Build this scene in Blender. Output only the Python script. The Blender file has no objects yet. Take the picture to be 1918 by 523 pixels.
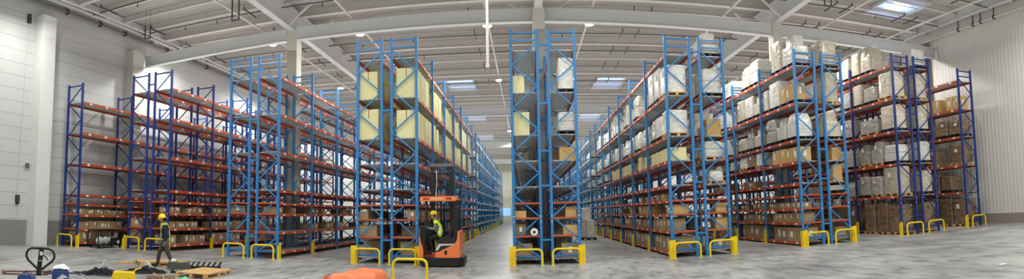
import bpy, math, random
from mathutils import Vector, Matrix
random.seed(11)
SC = bpy.context.scene
COL = SC.collection
PI = math.pi

# ---------------------------------------------------------------- materials
def lin(c):
    return tuple((v / 255 / 12.92) if v / 255 <= 0.04045 else ((v / 255 + 0.055) / 1.055) ** 2.4 for v in c)

def mat(name, rgb, rough=0.6, metal=0.0, var=0.12, scale=6.0, rnd=0.0, bump=0.0, bscale=40.0, spec=None, coat=0.0):
    m = bpy.data.materials.new(name); m.use_nodes = True
    nt = m.node_tree; n = nt.nodes; L = nt.links
    b = n['Principled BSDF']
    b.inputs['Roughness'].default_value = rough
    b.inputs['Metallic'].default_value = metal
    if spec is not None: b.inputs['Specular IOR Level'].default_value = spec
    if coat: b.inputs['Coat Weight'].default_value = coat; b.inputs['Coat Roughness'].default_value = 0.15
    c = lin(rgb)
    tc = n.new('ShaderNodeTexCoord')
    nz = n.new('ShaderNodeTexNoise'); nz.inputs['Scale'].default_value = scale; nz.inputs['Detail'].default_value = 4
    L.new(tc.outputs['Object'], nz.inputs['Vector'])
    mx = n.new('ShaderNodeMix'); mx.data_type = 'RGBA'
    mx.inputs['A'].default_value = (*[v * (1 - var) for v in c], 1)
    mx.inputs['B'].default_value = (*[min(1, v * (1 + var)) for v in c], 1)
    L.new(nz.outputs['Fac'], mx.inputs['Factor'])
    out = mx.outputs['Result']
    if rnd:
        oi = n.new('ShaderNodeObjectInfo')
        hs = n.new('ShaderNodeHueSaturation')
        mr = n.new('ShaderNodeMapRange'); mr.inputs['To Min'].default_value = 1 - rnd; mr.inputs['To Max'].default_value = 1 + rnd
        L.new(oi.outputs['Random'], mr.inputs['Value']); L.new(mr.outputs['Result'], hs.inputs['Value'])
        L.new(out, hs.inputs['Color']); out = hs.outputs['Color']
    L.new(out, b.inputs['Base Color'])
    if bump:
        n2 = n.new('ShaderNodeTexNoise'); n2.inputs['Scale'].default_value = bscale; n2.inputs['Detail'].default_value = 3
        L.new(tc.outputs['Object'], n2.inputs['Vector'])
        bp = n.new('ShaderNodeBump'); bp.inputs['Strength'].default_value = bump; bp.inputs['Distance'].default_value = 0.03
        L.new(n2.outputs['Fac'], bp.inputs['Height']); L.new(bp.outputs['Normal'], b.inputs['Normal'])
    return m

def emis(name, rgb, strength):
    m = bpy.data.materials.new(name); m.use_nodes = True
    b = m.node_tree.nodes['Principled BSDF']
    b.inputs['Base Color'].default_value = (*lin(rgb), 1)
    b.inputs['Emission Color'].default_value = (*lin(rgb), 1)
    b.inputs['Emission Strength'].default_value = strength
    return m

def film(name, inner, outer, streak=7.0, brick=False):
    """goods seen through stretch film: glossy, streaked and wrinkled"""
    m = bpy.data.materials.new(name); m.use_nodes = True
    nt = m.node_tree; n = nt.nodes; L = nt.links; b = n['Principled BSDF']
    b.inputs['Roughness'].default_value = 0.22
    b.inputs['Coat Weight'].default_value = 0.5; b.inputs['Coat Roughness'].default_value = 0.12
    tc = n.new('ShaderNodeTexCoord')
    mp = n.new('ShaderNodeMapping'); mp.inputs['Scale'].default_value = (0.6, 0.6, 1.3)
    L.new(tc.outputs['Object'], mp.inputs['Vector'])
    oi = n.new('ShaderNodeObjectInfo')
    add = n.new('ShaderNodeVectorMath'); add.operation = 'ADD'
    L.new(mp.outputs['Vector'], add.inputs[0]); L.new(oi.outputs['Random'], add.inputs[1])
    nz = n.new('ShaderNodeTexNoise'); nz.inputs['Scale'].default_value = streak; nz.inputs['Detail'].default_value = 6; nz.inputs['Distortion'].default_value = 0.8
    L.new(add.outputs['Vector'], nz.inputs['Vector'])
    rp = n.new('ShaderNodeValToRGB'); rp.color_ramp.elements[0].position = 0.3; rp.color_ramp.elements[1].position = 0.7
    L.new(nz.outputs['Fac'], rp.inputs['Fac'])
    mx = n.new('ShaderNodeMix'); mx.data_type = 'RGBA'
    L.new(rp.outputs['Color'], mx.inputs['Factor'])
    mx.inputs['A'].default_value = (*lin(inner), 1); mx.inputs['B'].default_value = (*lin(outer), 1)
    out = mx.outputs['Result']
    if brick:
        # seams between the stacked cartons under the film
        sx = n.new('ShaderNodeSeparateXYZ'); L.new(tc.outputs['Object'], sx.inputs['Vector'])
        fac = None
        for ax, per in (('X', 0.3), ('Y', 0.38), ('Z', 0.27)):
            d = n.new('ShaderNodeMath'); d.operation = 'DIVIDE'; d.inputs[1].default_value = per
            L.new(sx.outputs[ax], d.inputs[0])
            f = n.new('ShaderNodeMath'); f.operation = 'FRACT'; L.new(d.outputs[0], f.inputs[0])
            g = n.new('ShaderNodeMath'); g.operation = 'LESS_THAN'; g.inputs[1].default_value = 0.06
            L.new(f.outputs[0], g.inputs[0])
            if fac is None: fac = g
            else:
                q = n.new('ShaderNodeMath'); q.operation = 'MAXIMUM'
                L.new(fac.outputs[0], q.inputs[0]); L.new(g.outputs[0], q.inputs[1]); fac = q
        k = n.new('ShaderNodeMath'); k.operation = 'MULTIPLY'; k.inputs[1].default_value = 0.5
        L.new(fac.outputs[0], k.inputs[0])
        m2 = n.new('ShaderNodeMix'); m2.data_type = 'RGBA'
        L.new(k.outputs[0], m2.inputs['Factor']); L.new(out, m2.inputs['A'])
        m2.inputs['B'].default_value = (*[v * 0.3 for v in lin(inner)], 1)
        out = m2.outputs['Result']
    hs = n.new('ShaderNodeHueSaturation')
    mr = n.new('ShaderNodeMapRange'); mr.inputs['To Min'].default_value = 0.8; mr.inputs['To Max'].default_value = 1.1
    L.new(oi.outputs['Random'], mr.inputs['Value']); L.new(mr.outputs['Result'], hs.inputs['Value'])
    L.new(out, hs.inputs['Color']); L.new(hs.outputs['Color'], b.inputs['Base Color'])
    bp = n.new('ShaderNodeBump'); bp.inputs['Strength'].default_value = 0.6; bp.inputs['Distance'].default_value = 0.05
    L.new(nz.outputs['Fac'], bp.inputs['Height']); L.new(bp.outputs['Normal'], b.inputs['Normal'])
    return m

M = {}
M['blue'] = mat('rack blue paint', (42, 126, 190), 0.42, var=0.06)
M['deepblue'] = mat('rack deep blue paint', (17, 54, 128), 0.42, var=0.06)  # same paint as the other racks; dimmer exposure at the sides put into colour
M['orange'] = mat('beam orange paint', (186, 80, 42), 0.45, var=0.08)
M['galv'] = mat('galvanised steel', (182, 188, 188), 0.4, 0.25, var=0.15, scale=3)
M['pale'] = mat('pale steel beam', (196, 196, 190), 0.5, var=0.06)
M['sticker'] = mat('white sticker', (232, 228, 218), 0.6, var=0.03)
M['yellow'] = mat('safety yellow paint', (240, 206, 22), 0.4, var=0.08, scale=9)
M['carton'] = mat('brown cardboard', (152, 128, 94), 0.8, var=0.12, scale=3, rnd=0.2)
M['cream'] = mat('cream cardboard', (220, 212, 160), 0.75, var=0.05, scale=2, rnd=0.05)
M['tan'] = mat('tan cardboard', (196, 160, 104), 0.8, var=0.1, scale=3, rnd=0.08)
M['tape'] = mat('brown tape', (132, 98, 62), 0.35, var=0.05)
M['label'] = mat('white paper label', (226, 224, 216), 0.7, var=0.04)
M['film_white'] = film('white goods in film', (206, 202, 190), (240, 238, 230))
M['film_grey'] = film('grey goods in film', (158, 152, 142), (206, 202, 194))
M['film_beige'] = film('beige goods in film', (190, 172, 144), (224, 216, 200))
M['film_brown'] = film('brown cartons in film', (108, 82, 60), (160, 134, 106), 5, True)
M['wood'] = mat('pallet pine', (206, 164, 108), 0.75, var=0.15, scale=5, rnd=0.06)
M['blackplastic'] = mat('black plastic', (24, 25, 28), 0.5, var=0.2)
M['blueplastic'] = mat('blue plastic', (28, 48, 96), 0.5, var=0.15)
M['black'] = mat('black painted steel', (20, 21, 23), 0.4, var=0.15)
M['rubber'] = mat('black rubber', (30, 30, 31), 0.75, var=0.2)
M['forkorange'] = mat('truck orange paint', (232, 122, 62), 0.35, var=0.05, coat=0.3)
M['forkdark'] = mat('dark orange shadow panel', (150, 62, 24), 0.5, var=0.1)  # darker orange for the step and marking plates
M['forkgrey'] = mat('light grey trim', (196, 198, 198), 0.4, var=0.05)
M['steel'] = mat('bare steel', (150, 152, 154), 0.3, 0.9, var=0.1)
M['pipe'] = mat('grey pipe', (112, 108, 104), 0.45, 0.4, var=0.1)
M['darkpipe'] = mat('dark bracket steel', (74, 70, 68), 0.5, 0.3, var=0.1)
M['girder'] = mat('pale grey steelwork', (196, 196, 195), 0.5, var=0.05, scale=1.5)
M['purlin'] = mat('roof purlin', (196, 190, 184), 0.5, var=0.05, scale=1.5)
M['tilt'] = mat('grout shadow', (40, 38, 36), 0.8)  # near-black grey brown
M['hivis'] = mat('hi vis yellow fabric', (206, 236, 40), 0.7, var=0.06)
M['hivisdull'] = mat('hi vis yellow green fabric', (190, 206, 70), 0.7, var=0.1)
M['reflect'] = mat('silver reflective tape', (206, 210, 200), 0.35, 0.2, var=0.04)
M['navy'] = mat('navy cloth', (30, 40, 62), 0.85, var=0.15)
M['greycloth'] = mat('dark grey trousers', (74, 70, 66), 0.9, var=0.15)
M['blackcloth'] = mat('black trousers', (30, 30, 32), 0.9, var=0.15)
M['camo'] = mat('mottled grey sleeve', (120, 122, 112), 0.85, var=0.75, scale=30)
M['skin'] = mat('skin', (196, 150, 122), 0.55, var=0.05)
M['hair'] = mat('dark hair', (34, 28, 26), 0.8, var=0.2)
M['glove'] = mat('grey work glove', (112, 114, 118), 0.8, var=0.1)
M['shoe'] = mat('black boots', (26, 24, 24), 0.6, var=0.1)
M['helmet'] = mat('yellow helmet shell', (250, 218, 20), 0.3, var=0.03)
M['eye'] = mat('dark eye', (22, 18, 16), 0.3)
M['bluebag'] = mat('blue woven bag', (26, 58, 122), 0.6, var=0.25, bump=0.4, bscale=12)
M['whitecloth'] = mat('white cloth', (226, 226, 224), 0.8, var=0.06, bump=0.4, bscale=9)
M['tarp'] = mat('orange tarpaulin', (244, 128, 82), 0.45, var=0.14, scale=2.5, bump=0.6, bscale=3)
M['brownpaint'] = mat('rust brown', (108, 66, 46), 0.7, var=0.2)
M['drum'] = mat('dark brown fibre drum', (98, 66, 44), 0.7, var=0.15)
M['green'] = mat('green plastic sheet', (86, 196, 142), 0.4, var=0.2, bump=0.5, bscale=8)
M['hose'] = mat('grey ribbed hose', (86, 84, 82), 0.7, var=0.2)
M['cream_paint'] = mat('cream painted steel', (226, 220, 192), 0.4, var=0.04)
M['lens'] = emis('lit lamp lens', (255, 252, 240), 60)
M['sky'] = emis('daylight through skylight', (176, 200, 250), 0.95)
M['skybright'] = emis('bright daylight strip', (226, 236, 255), 1.6)
M['doorlight'] = emis('daylight through far opening', (140, 190, 246), 0.8)
M['navydoor'] = mat('dark dock door', (48, 52, 62), 0.5)

def concrete_floor():
    m = bpy.data.materials.new('polished concrete floor'); m.use_nodes = True
    nt = m.node_tree; n = nt.nodes; L = nt.links; b = n['Principled BSDF']
    tc = n.new('ShaderNodeTexCoord')
    def noise(scale, detail, sc=(1, 1, 1), dist=0.0):
        mp = n.new('ShaderNodeMapping'); mp.inputs['Scale'].default_value = sc; mp.inputs['Rotation'].default_value = (0, 0, 0.5)
        L.new(tc.outputs['Object'], mp.inputs['Vector'])
        z = n.new('ShaderNodeTexNoise'); z.inputs['Scale'].default_value = scale; z.inputs['Detail'].default_value = detail; z.inputs['Distortion'].default_value = dist
        L.new(mp.outputs['Vector'], z.inputs['Vector']); return z
    a = noise(0.35, 8, dist=0.8); c = noise(3.2, 12, (1, 0.3, 1), 0.7); d = noise(14, 3)
    r1 = n.new('ShaderNodeValToRGB'); e = r1.color_ramp.elements
    e[0].position = 0.33; e[0].color = (*lin((138, 139, 138)), 1); e[1].position = 0.64; e[1].color = (*lin((178, 178, 175)), 1)
    L.new(a.outputs['Fac'], r1.inputs['Fac'])
    r2 = n.new('ShaderNodeValToRGB'); e = r2.color_ramp.elements
    e[0].position = 0.36; e[0].color = (0.5, 0.5, 0.5, 1); e[1].position = 0.53; e[1].color = (1, 1, 1, 1)
    L.new(c.outputs['Fac'], r2.inputs['Fac'])
    mu = n.new('ShaderNodeMix'); mu.data_type = 'RGBA'; mu.blend_type = 'MULTIPLY'; mu.inputs['Factor'].default_value = 0.75
    L.new(r1.outputs['Color'], mu.inputs['A']); L.new(r2.outputs['Color'], mu.inputs['B'])
    mr = n.new('ShaderNodeMapRange'); mr.inputs['To Min'].default_value = 0.93; mr.inputs['To Max'].default_value = 1.07
    L.new(d.outputs['Fac'], mr.inputs['Value'])
    hs = n.new('ShaderNodeHueSaturation'); L.new(mr.outputs['Result'], hs.inputs['Value']); L.new(mu.outputs['Result'], hs.inputs['Color'])
    L.new(hs.outputs['Color'], b.inputs['Base Color'])
    rr = n.new('ShaderNodeMapRange'); rr.inputs['To Min'].default_value = 0.22; rr.inputs['To Max'].default_value = 0.5
    L.new(c.outputs['Fac'], rr.inputs['Value']); L.new(rr.outputs['Result'], b.inputs['Roughness'])
    b.inputs['Specular IOR Level'].default_value = 0.4
    return m

def panel_wall(name, rgb, axis, period, width, dark, dado=None, dado_rgb=(120, 116, 110), bump=0.5):
    """painted panels with thin joints every PERIOD metres along AXIS, a darker dado below"""
    m = bpy.data.materials.new(name); m.use_nodes = True
    nt = m.node_tree; n = nt.nodes; L = nt.links; b = n['Principled BSDF']; b.inputs['Roughness'].default_value = 0.6
    tc = n.new('ShaderNodeTexCoord'); sx = n.new('ShaderNodeSeparateXYZ'); L.new(tc.outputs['Object'], sx.inputs['Vector'])
    d = n.new('ShaderNodeMath'); d.operation = 'DIVIDE'; d.inputs[1].default_value = period; L.new(sx.outputs[axis], d.inputs[0])
    f = n.new('ShaderNodeMath'); f.operation = 'FRACT'; L.new(d.outputs[0], f.inputs[0])
    g = n.new('ShaderNodeMath'); g.operation = 'LESS_THAN'; g.inputs[1].default_value = width / period; L.new(f.outputs[0], g.inputs[0])
    nz = n.new('ShaderNodeTexNoise'); nz.inputs['Scale'].default_value = 0.5; nz.inputs['Detail'].default_value = 5; L.new(tc.outputs['Object'], nz.inputs['Vector'])
    c = lin(rgb)
    m1 = n.new('ShaderNodeMix'); m1.data_type = 'RGBA'; L.new(nz.outputs['Fac'], m1.inputs['Factor'])
    m1.inputs['A'].default_value = (*[v * 0.9 for v in c], 1); m1.inputs['B'].default_value = (*[min(1, v * 1.06) for v in c], 1)
    m2 = n.new('ShaderNodeMix'); m2.data_type = 'RGBA'; L.new(g.outputs[0], m2.inputs['Factor']); L.new(m1.outputs['Result'], m2.inputs['A'])
    m2.inputs['B'].default_value = (*[v * dark for v in c], 1)
    out = m2.outputs['Result']
    if dado:
        l = n.new('ShaderNodeMath'); l.operation = 'LESS_THAN'; l.inputs[1].default_value = dado; L.new(sx.outputs['Z'], l.inputs[0])
        m3 = n.new('ShaderNodeMix'); m3.data_type = 'RGBA'; L.new(l.outputs[0], m3.inputs['Factor']); L.new(out, m3.inputs['A'])
        m3.inputs['B'].default_value = (*lin(dado_rgb), 1); out = m3.outputs['Result']
    L.new(out, b.inputs['Base Color'])
    bp = n.new('ShaderNodeBump'); bp.invert = True; bp.inputs['Strength'].default_value = bump; bp.inputs['Distance'].default_value = 0.02
    L.new(g.outputs[0], bp.inputs['Height']); L.new(bp.outputs['Normal'], b.inputs['Normal'])
    return m

M['floor'] = concrete_floor()
M['wall_left'] = panel_wall('left wall panels', (197, 196, 194), 'Z', 0.62, 0.025, 0.62, 1.2, (134, 132, 128))
M['wall_right'] = mat('white metal cladding', (214, 209, 204), 0.45, var=0.05, scale=1)
M['dado'] = mat('grey brown kerb wall', (146, 134, 124), 0.7, var=0.08, scale=2)
M['wall_back'] = panel_wall('cream far wall', (226, 222, 200), 'Z', 1.2, 0.03, 0.8)
M['ceiling'] = panel_wall('roof deck sheets', (172, 167, 163), 'Y', 0.3, 0.06, 0.72, bump=0.8)
M['column'] = mat('raw concrete column', (190, 187, 176), 0.75, var=0.1, scale=2.5)
M['columndark'] = mat('dark concrete column', (146, 138, 130), 0.75, var=0.1, scale=2.5)
M['columnwhite'] = mat('white painted column', (222, 221, 218), 0.6, var=0.04, scale=2)

# ---------------------------------------------------------------- mesh helpers
class MB:
    def __init__(s): s.v = []; s.f = []; s.m = []; s.sm = []
    def add(s, vs, fs, mi=0, smooth=False):
        b = len(s.v); s.v += [tuple(v) for v in vs]
        for f in fs: s.f.append([b + i for i in f]); s.m.append(mi); s.sm.append(smooth)
    def box(s, x0, x1, y0, y1, z0, z1, mi=0):
        s.add([(x0, y0, z0), (x1, y0, z0), (x1, y1, z0), (x0, y1, z0), (x0, y0, z1), (x1, y0, z1), (x1, y1, z1), (x0, y1, z1)],
              [(0, 3, 2, 1), (4, 5, 6, 7), (0, 1, 5, 4), (1, 2, 6, 5), (2, 3, 7, 6), (3, 0, 4, 7)], mi)
    def cbox(s, c, d, mi=0):
        s.box(c[0] - d[0] / 2, c[0] + d[0] / 2, c[1] - d[1] / 2, c[1] + d[1] / 2, c[2] - d[2] / 2, c[2] + d[2] / 2, mi)
    def bar(s, p0, p1, w, d, mi=0, up=(0, 0, 1)):
        p0 = Vector(p0); p1 = Vector(p1); t = (p1 - p0).normalized(); u = Vector(up)
        if abs(t.dot(u)) > 0.98: u = Vector((0, 1, 0))
        a = t.cross(u).normalized() * w / 2; b = a.cross(t).normalized() * d / 2
        vs = [p + k for p in (p0, p1) for k in (-a - b, a - b, a + b, -a + b)]
        s.add(vs, [(0, 3, 2, 1), (4, 5, 6, 7), (0, 1, 5, 4), (1, 2, 6, 5), (2, 3, 7, 6), (3, 0, 4, 7)], mi)
    def tube(s, pts, r, n=8, mi=0, caps=True, closed=False):
        pts = [Vector(p) for p in pts]; N = len(pts); rings = []; a = None
        for i, p in enumerate(pts):
            if closed: t = (pts[(i + 1) % N] - pts[i - 1]).normalized()
            else: t = (pts[min(i + 1, N - 1)] - pts[max(i - 1, 0)]).normalized()
            if a is None:
                u = Vector((0, 0, 1)) if abs(t.z) < 0.9 else Vector((0, 1, 0)); a = t.cross(u).normalized()
            else:
                a = (a - t * a.dot(t)).normalized()
            b = t.cross(a); rr = r[i] if isinstance(r, (list, tuple)) else r
            rings.append([p + (a * math.cos(2 * PI * k / n) + b * math.sin(2 * PI * k / n)) * rr for k in range(n)])
        vs = [v for R in rings for v in R]; fs = []
        for i in range(N if closed else N - 1):
            j = (i + 1) % N
            for k in range(n): fs.append((i * n + k, i * n + (k + 1) % n, j * n + (k + 1) % n, j * n + k))
        s.add(vs, fs, mi, True)
        if caps and not closed: s.add(rings[0], [tuple(range(n - 1, -1, -1))], mi); s.add(rings[-1], [tuple(range(n))], mi)
    def prism(s, poly, y0, y1, mi=0, axis='y'):
        n = len(poly)
        mk = {'y': lambda a, b, t: (a, t, b), 'x': lambda a, b, t: (t, a, b), 'z': lambda a, b, t: (a, b, t)}[axis]
        vs = [mk(a, b, y0) for a, b in poly] + [mk(a, b, y1) for a, b in poly]
        s.add(vs, [tuple(range(n)), tuple(range(2 * n - 1, n - 1, -1))] + [(i, n + i, n + (i + 1) % n, (i + 1) % n) for i in range(n)], mi)
    def lathe(s, prof, n=20, mi=0, c=(0, 0, 0), cap=True):
        vs = []; fs = []
        for r, z in prof: vs += [(c[0] + r * math.cos(2 * PI * k / n), c[1] + r * math.sin(2 * PI * k / n), c[2] + z) for k in range(n)]
        for i in range(len(prof) - 1):
            for k in range(n): fs.append((i * n + k, i * n + (k + 1) % n, (i + 1) * n + (k + 1) % n, (i + 1) * n + k))
        s.add(vs, fs, mi, True)
        if cap: s.add(vs[:n], [tuple(range(n - 1, -1, -1))], mi); s.add(vs[-n:], [tuple(range(n))], mi)
    def mesh(s, name, mats):
        me = bpy.data.meshes.new(name); me.from_pydata(s.v, [], s.f)
        for m in (mats if isinstance(mats, (list, tuple)) else [mats]): me.materials.append(m)
        me.polygons.foreach_set('material_index', s.m); me.polygons.foreach_set('use_smooth', s.sm)
        me.validate(); me.update(); return me
    def build(s, name, mats, parent=None, loc=(0, 0, 0), rz=0.0):
        return put(name, s.mesh(name, mats), parent, loc, rz)

def put(name, me, parent=None, loc=(0, 0, 0), rz=0.0, scale=None):
    o = bpy.data.objects.new(name, me); COL.objects.link(o)
    o.location = loc; o.rotation_euler = (0, 0, rz)
    if scale: o.scale = scale
    if parent: o.parent = parent
    return o

def tag(o, label, cat, group=None, kind=None):
    n = len(label.split())
    assert 4 <= n <= 16, (n, label)
    o['label'] = label; o['category'] = cat
    if group: o['group'] = group
    if kind: o['kind'] = kind
    return o

def thing(name, label, cat, loc=(0, 0, 0), rz=0.0, group=None):
    return tag(put(name, None, None, loc, rz), label, cat, group)

def copy_tree(o, loc, rz=None, scale=None):
    c = o.copy(); COL.objects.link(c); c.location = loc
    if rz is not None: c.rotation_euler = (0, 0, rz)
    if scale: c.scale = scale
    for ch in o.children:
        d = ch.copy(); COL.objects.link(d); d.parent = c
        for g in ch.children:
            e = g.copy(); COL.objects.link(e); e.parent = d
    return c

ORD = ['first', 'second', 'third', 'fourth', 'fifth', 'sixth', 'seventh', 'eighth', 'ninth', 'tenth', 'eleventh', 'twelfth',
       'thirteenth', 'fourteenth', 'fifteenth', 'sixteenth', 'seventeenth', 'eighteenth', 'nineteenth', 'twentieth']

# ---------------------------------------------------------------- camera
cam = bpy.data.cameras.new('panorama_camera'); co = bpy.data.objects.new('panorama_camera', cam); COL.objects.link(co)
F, CX, CY, PIT, ROL, YAW = 1034.87, 959.0, 317.6, 0.07769, -0.01857, -0.02429
def R(v):
    x, y, z = v
    c, s = math.cos(ROL), math.sin(ROL); x, z = c * x - s * z, s * x + c * z
    c, s = math.cos(PIT), math.sin(PIT); y, z = c * y - s * z, s * y + c * z
    c, s = math.cos(YAW), math.sin(YAW); x, y = c * x + s * y, -s * x + c * y
    return Vector((x, y, z))
ax, ay, az = R((1, 0, 0)), R((0, 0, 1)), -R((0, 1, 0))
mw = Matrix(((ax.x, ay.x, az.x, 0), (ax.y, ay.y, az.y, 0), (ax.z, ay.z, az.z, 1.93), (0, 0, 0, 1)))
co.matrix_world = mw
cam.type = 'PANO'; cam.panorama_type = 'CENTRAL_CYLINDRICAL'
cam.central_cylindrical_range_u_min = -CX / F; cam.central_cylindrical_range_u_max = (1918 - CX) / F
cam.central_cylindrical_range_v_min = -(523 - CY) / F; cam.central_cylindrical_range_v_max = CY / F
cam.central_cylindrical_radius = 1.0
cam.clip_end = 400
SC.camera = co
SC.view_settings.view_transform = 'Standard'
SC.view_settings.look = 'None'
SC.view_settings.exposure = 0.0

# ---------------------------------------------------------------- setting
XL, XR, YB, YF, ZC = -20.9, 23.6, -6.0, 103.0, 12.45
def struct(name, mb, m, label, cat):
    o = mb.build(name, m); return tag(o, label, cat, None, 'structure')
b = MB(); b.box(XL - 0.3, XR + 0.3, YB, YF + 0.3, -0.2, 0); struct('floor', b, M['floor'], 'scuffed grey polished concrete warehouse floor', 'floor')
b = MB(); b.box(XL - 0.3, XR + 0.3, YB, YF + 0.3, ZC, ZC + 0.2); struct('ceiling', b, M['ceiling'], 'grey profiled steel roof deck high overhead', 'ceiling')
b = MB(); b.box(XL - 0.3, XL, YB, YF + 0.3, 0, ZC); struct('wall_left', b, M['wall_left'], 'pale left wall of long horizontal panels', 'wall')
b = MB()
y = YB; prof = [(XR, y)]
pts = []
while y < YF:
    for dx, dy in ((0, 0), (0, 0.17), (-0.014, 0.185), (-0.014, 0.235), (0, 0.252)): pts.append((XR + dx, y + dy))
    y += 0.27
pts += [(XR + 0.3, YF + 0.3), (XR + 0.3, YB)]
b.prism(pts, 0.56, ZC, axis='z')
struct('wall_right', b, M['wall_right'], 'ribbed white metal cladding of the right wall', 'wall')
b = MB(); b.box(XR - 0.1, XR + 0.3, YB, YF, 0, 0.56); struct('baseboard_right', b, M['dado'], 'low grey brown kerb along the right wall foot', 'baseboard')
b = MB(); b.box(XL - 0.3, XR + 0.3, YF, YF + 0.3, 0, ZC); struct('wall_back', b, M['wall_back'], 'cream far end wall beyond the aisles', 'wall')
b = MB(); b.box(XL, XR, 0, 0, 0, 0)
# far dock doors in the back wall
b = MB(); b.box(-8.6, -5.0, YF - 0.06, YF, 1.3, 2.75); tag(b.build('door_1', M['navydoor']), 'dark dock door at the far end of the aisle', 'door', None, 'structure')
b = MB(); b.box(-5.0, -2.9, YF - 0.06, YF, 1.3, 2.75); tag(b.build('door_2', M['doorlight']), 'light blue open dock door at the aisle end', 'door', None, 'structure')

def column(x, y, w, d, h, m, label):
    b = MB(); b.box(x - w / 2, x + w / 2, y - d / 2, y + d / 2, 0, h)
    tag(b.build('column', m), label, 'column', None, 'structure')
YC = 24.7
column(-11.33, 25.2, 0.54, 0.6, 11.2, M['column'], 'square concrete column rising inside the third rack from left')
column(0.74, 24.7, 0.54, 0.7, 11.2, M['column'], 'square concrete column between rows of the middle rack')
column(12.61, 25.1, 0.5, 0.6, 11.2, M['column'], 'square concrete column inside the rack right of middle')
column(XL + 0.28, 17.0, 0.55, 0.85, 11.2, M['columnwhite'], 'white column on the left wall at far left')
column(XL + 0.28, 23.7, 0.55, 0.9, 11.0, M['column'], 'grey column on the left wall behind the first rack')
column(XR - 0.3, 25.9, 0.5, 0.9, 11.4, M['columndark'], 'grey column at the right wall behind the eighth rack')
for x, y in ((0.74, 48.5), (0.74, 72.5)):
    column(x, y, 0.5, 0.6, 11.05, M['column'], 'concrete column deep inside the middle rack' if y < 60 else 'farthest concrete column in the middle rack')

def ibeam(p0, p1, w, h, name, m, label, cat, kind='structure', group=None):
    """steel I section whose bottom flange lies at the z of the end points"""
    p0 = Vector(p0); p1 = Vector(p1); t = 0.03; b = MB()
    for dz, ww, hh in ((t / 2, w, t), (h - t / 2, w, t)):
        b.bar(p0 + Vector((0, 0, dz)), p1 + Vector((0, 0, dz)), ww, hh)
    b.bar(p0 + Vector((0, 0, h / 2)), p1 + Vector((0, 0, h / 2)), 0.04, h - 2 * t)
    return tag(b.build(name, m), label, cat, group, kind)
for a, c, za, zc_, l in ((XL + 0.1, -11.61, 10.35, 10.6, 'first'), (-11.05, 0.46, 10.6, 10.66, 'second'), (1.02, 12.33, 10.66, 10.42, 'third'), (12.89, XR - 0.1, 10.42, 10.3, 'fourth')):
    ibeam((a, 24.9, za), (c, 24.9, zc_), 0.3, 0.64, 'roof_beam', M['girder'], 'deep grey steel cross beam, %s span from the left' % l, 'beam')
for x, n in ((-11.33, 'left'), (0.74, 'middle'), (12.61, 'right')):
    ibeam((x, YB, 11.15), (x, YF, 11.15), 0.34, 1.1, 'roof_girder', M['girder'], 'deep steel roof girder running away over the %s column' % n, 'girder')
for x, n in ((XL + 0.75, 'left'), (XR - 0.8, 'right')):
    ibeam((x, YB, 11.9), (x, YF, 11.9), 0.3, 0.5, 'edge_beam', M['girder'], 'steel edge beam running along the top of %s wall' % n, 'beam')
k = 0; y = 11.4
while y < YF - 1:
    big = k % 4 == 0
    ibeam((XL + 0.05, y, ZC - (0.42 if big else 0.3)), (XR - 0.05, y, ZC - (0.42 if big else 0.3)), 0.26 if big else 0.14, 0.42 if big else 0.3,
          'purlin', M['purlin'], 'broad pale purlin crossing under the roof deck' if big else 'thin pale purlin crossing under the roof deck', 'purlin', 'structure',
          'broad purlins' if big else 'thin purlins')
    y += 1.78; k += 1
# far side beams along other column lines
for y in (49.0, 73.0, 97.0):
    ibeam((XL + 0.1, y, 10.6), (XR - 0.1, y, 10.6), 0.3, 0.7, 'roof_beam', M['girder'], 'grey steel cross beam %s deep in the hall' % {49: 'first', 73: 'second', 97: 'third'}[int(y)], 'beam')
# knee braces at the column heads
for x, y, s, n in ((-11.33, 25.3, 1, 'right of left column'), (-11.33, 25.3, -1, 'left of left column'), (12.61, 25.2, -1, 'left of right column'), (12.61, 25.2, 1, 'right of right column'), (0.74, 24.6, 1, 'right of middle column'), (0.74, 24.6, -1, 'left of middle column')):
    b = MB(); b.bar((x + s * 0.2, y + 1.6, 11.2), (x + s * 1.5, y + 1.6, 12.2), 0.09, 0.09); b.bar((x + s * 0.2, y - 1.2, 11.2), (x + s * 1.5, y - 1.2, 12.2), 0.09, 0.09)
    tag(b.build('knee_brace', M['girder']), 'pale steel knee brace up to the purlins, ' + n, 'brace', None, 'structure')

# skylights
def skylight(i, x0, x1, y0, y1, label, bright=False):
    f = MB(); z = ZC - 0.03; w = 0.09
    for a in ((x0 - w, x1 + w, y0 - w, y0), (x0 - w, x1 + w, y1, y1 + w), (x0 - w, x0, y0, y1), (x1, x1 + w, y0, y1)): f.box(*a, z - 0.18, z)
    o = f.build('window_%d' % i, M['girder']); tag(o, label, 'skylight', None, 'structure')
    p = MB(); p.box(x0, x1, y0, y1, z - 0.02, z)
    p.build('pane', M['sky'], o)
    q = MB()
    if bright: q.box(x0 + 0.7, x1 - 0.55, y0 + 0.35, y1 - 0.9, z - 0.05, z - 0.022)
    else:
        q.box(x0 + 0.05, x1 - 0.05, y0 + 0.05, y0 + 0.4, z - 0.05, z - 0.022)
        q.box(x0 + 0.05, x1 - 0.05, y0 + 1.9, y0 + 2.1, z - 0.05, z - 0.022)
    q.build('bright_strip', M['skybright'], o)
    g = MB()
    for t in (0.36, 0.68): g.box(x0, x1, y0 + (y1 - y0) * t, y0 + (y1 - y0) * t + 0.06, z - 0.1, z - 0.02)
    g.build('glazing_bar', M['girder'], o)
skylight(1, -6.05, -4.0, 42.0, 45.7, 'blue white skylight over the aisle left of the middle rack')
skylight(2, 5.8, 8.0, 42.0, 46.0, 'blue white skylight over the aisle right of middle rack')
skylight(3, 18.0, 20.4, 21.8, 24.6, 'large bright skylight at upper right of the roof', True)
skylight(4, -6.1, -4.3, 58.0, 61.0, 'small distant skylight, second along the left aisle')
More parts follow.
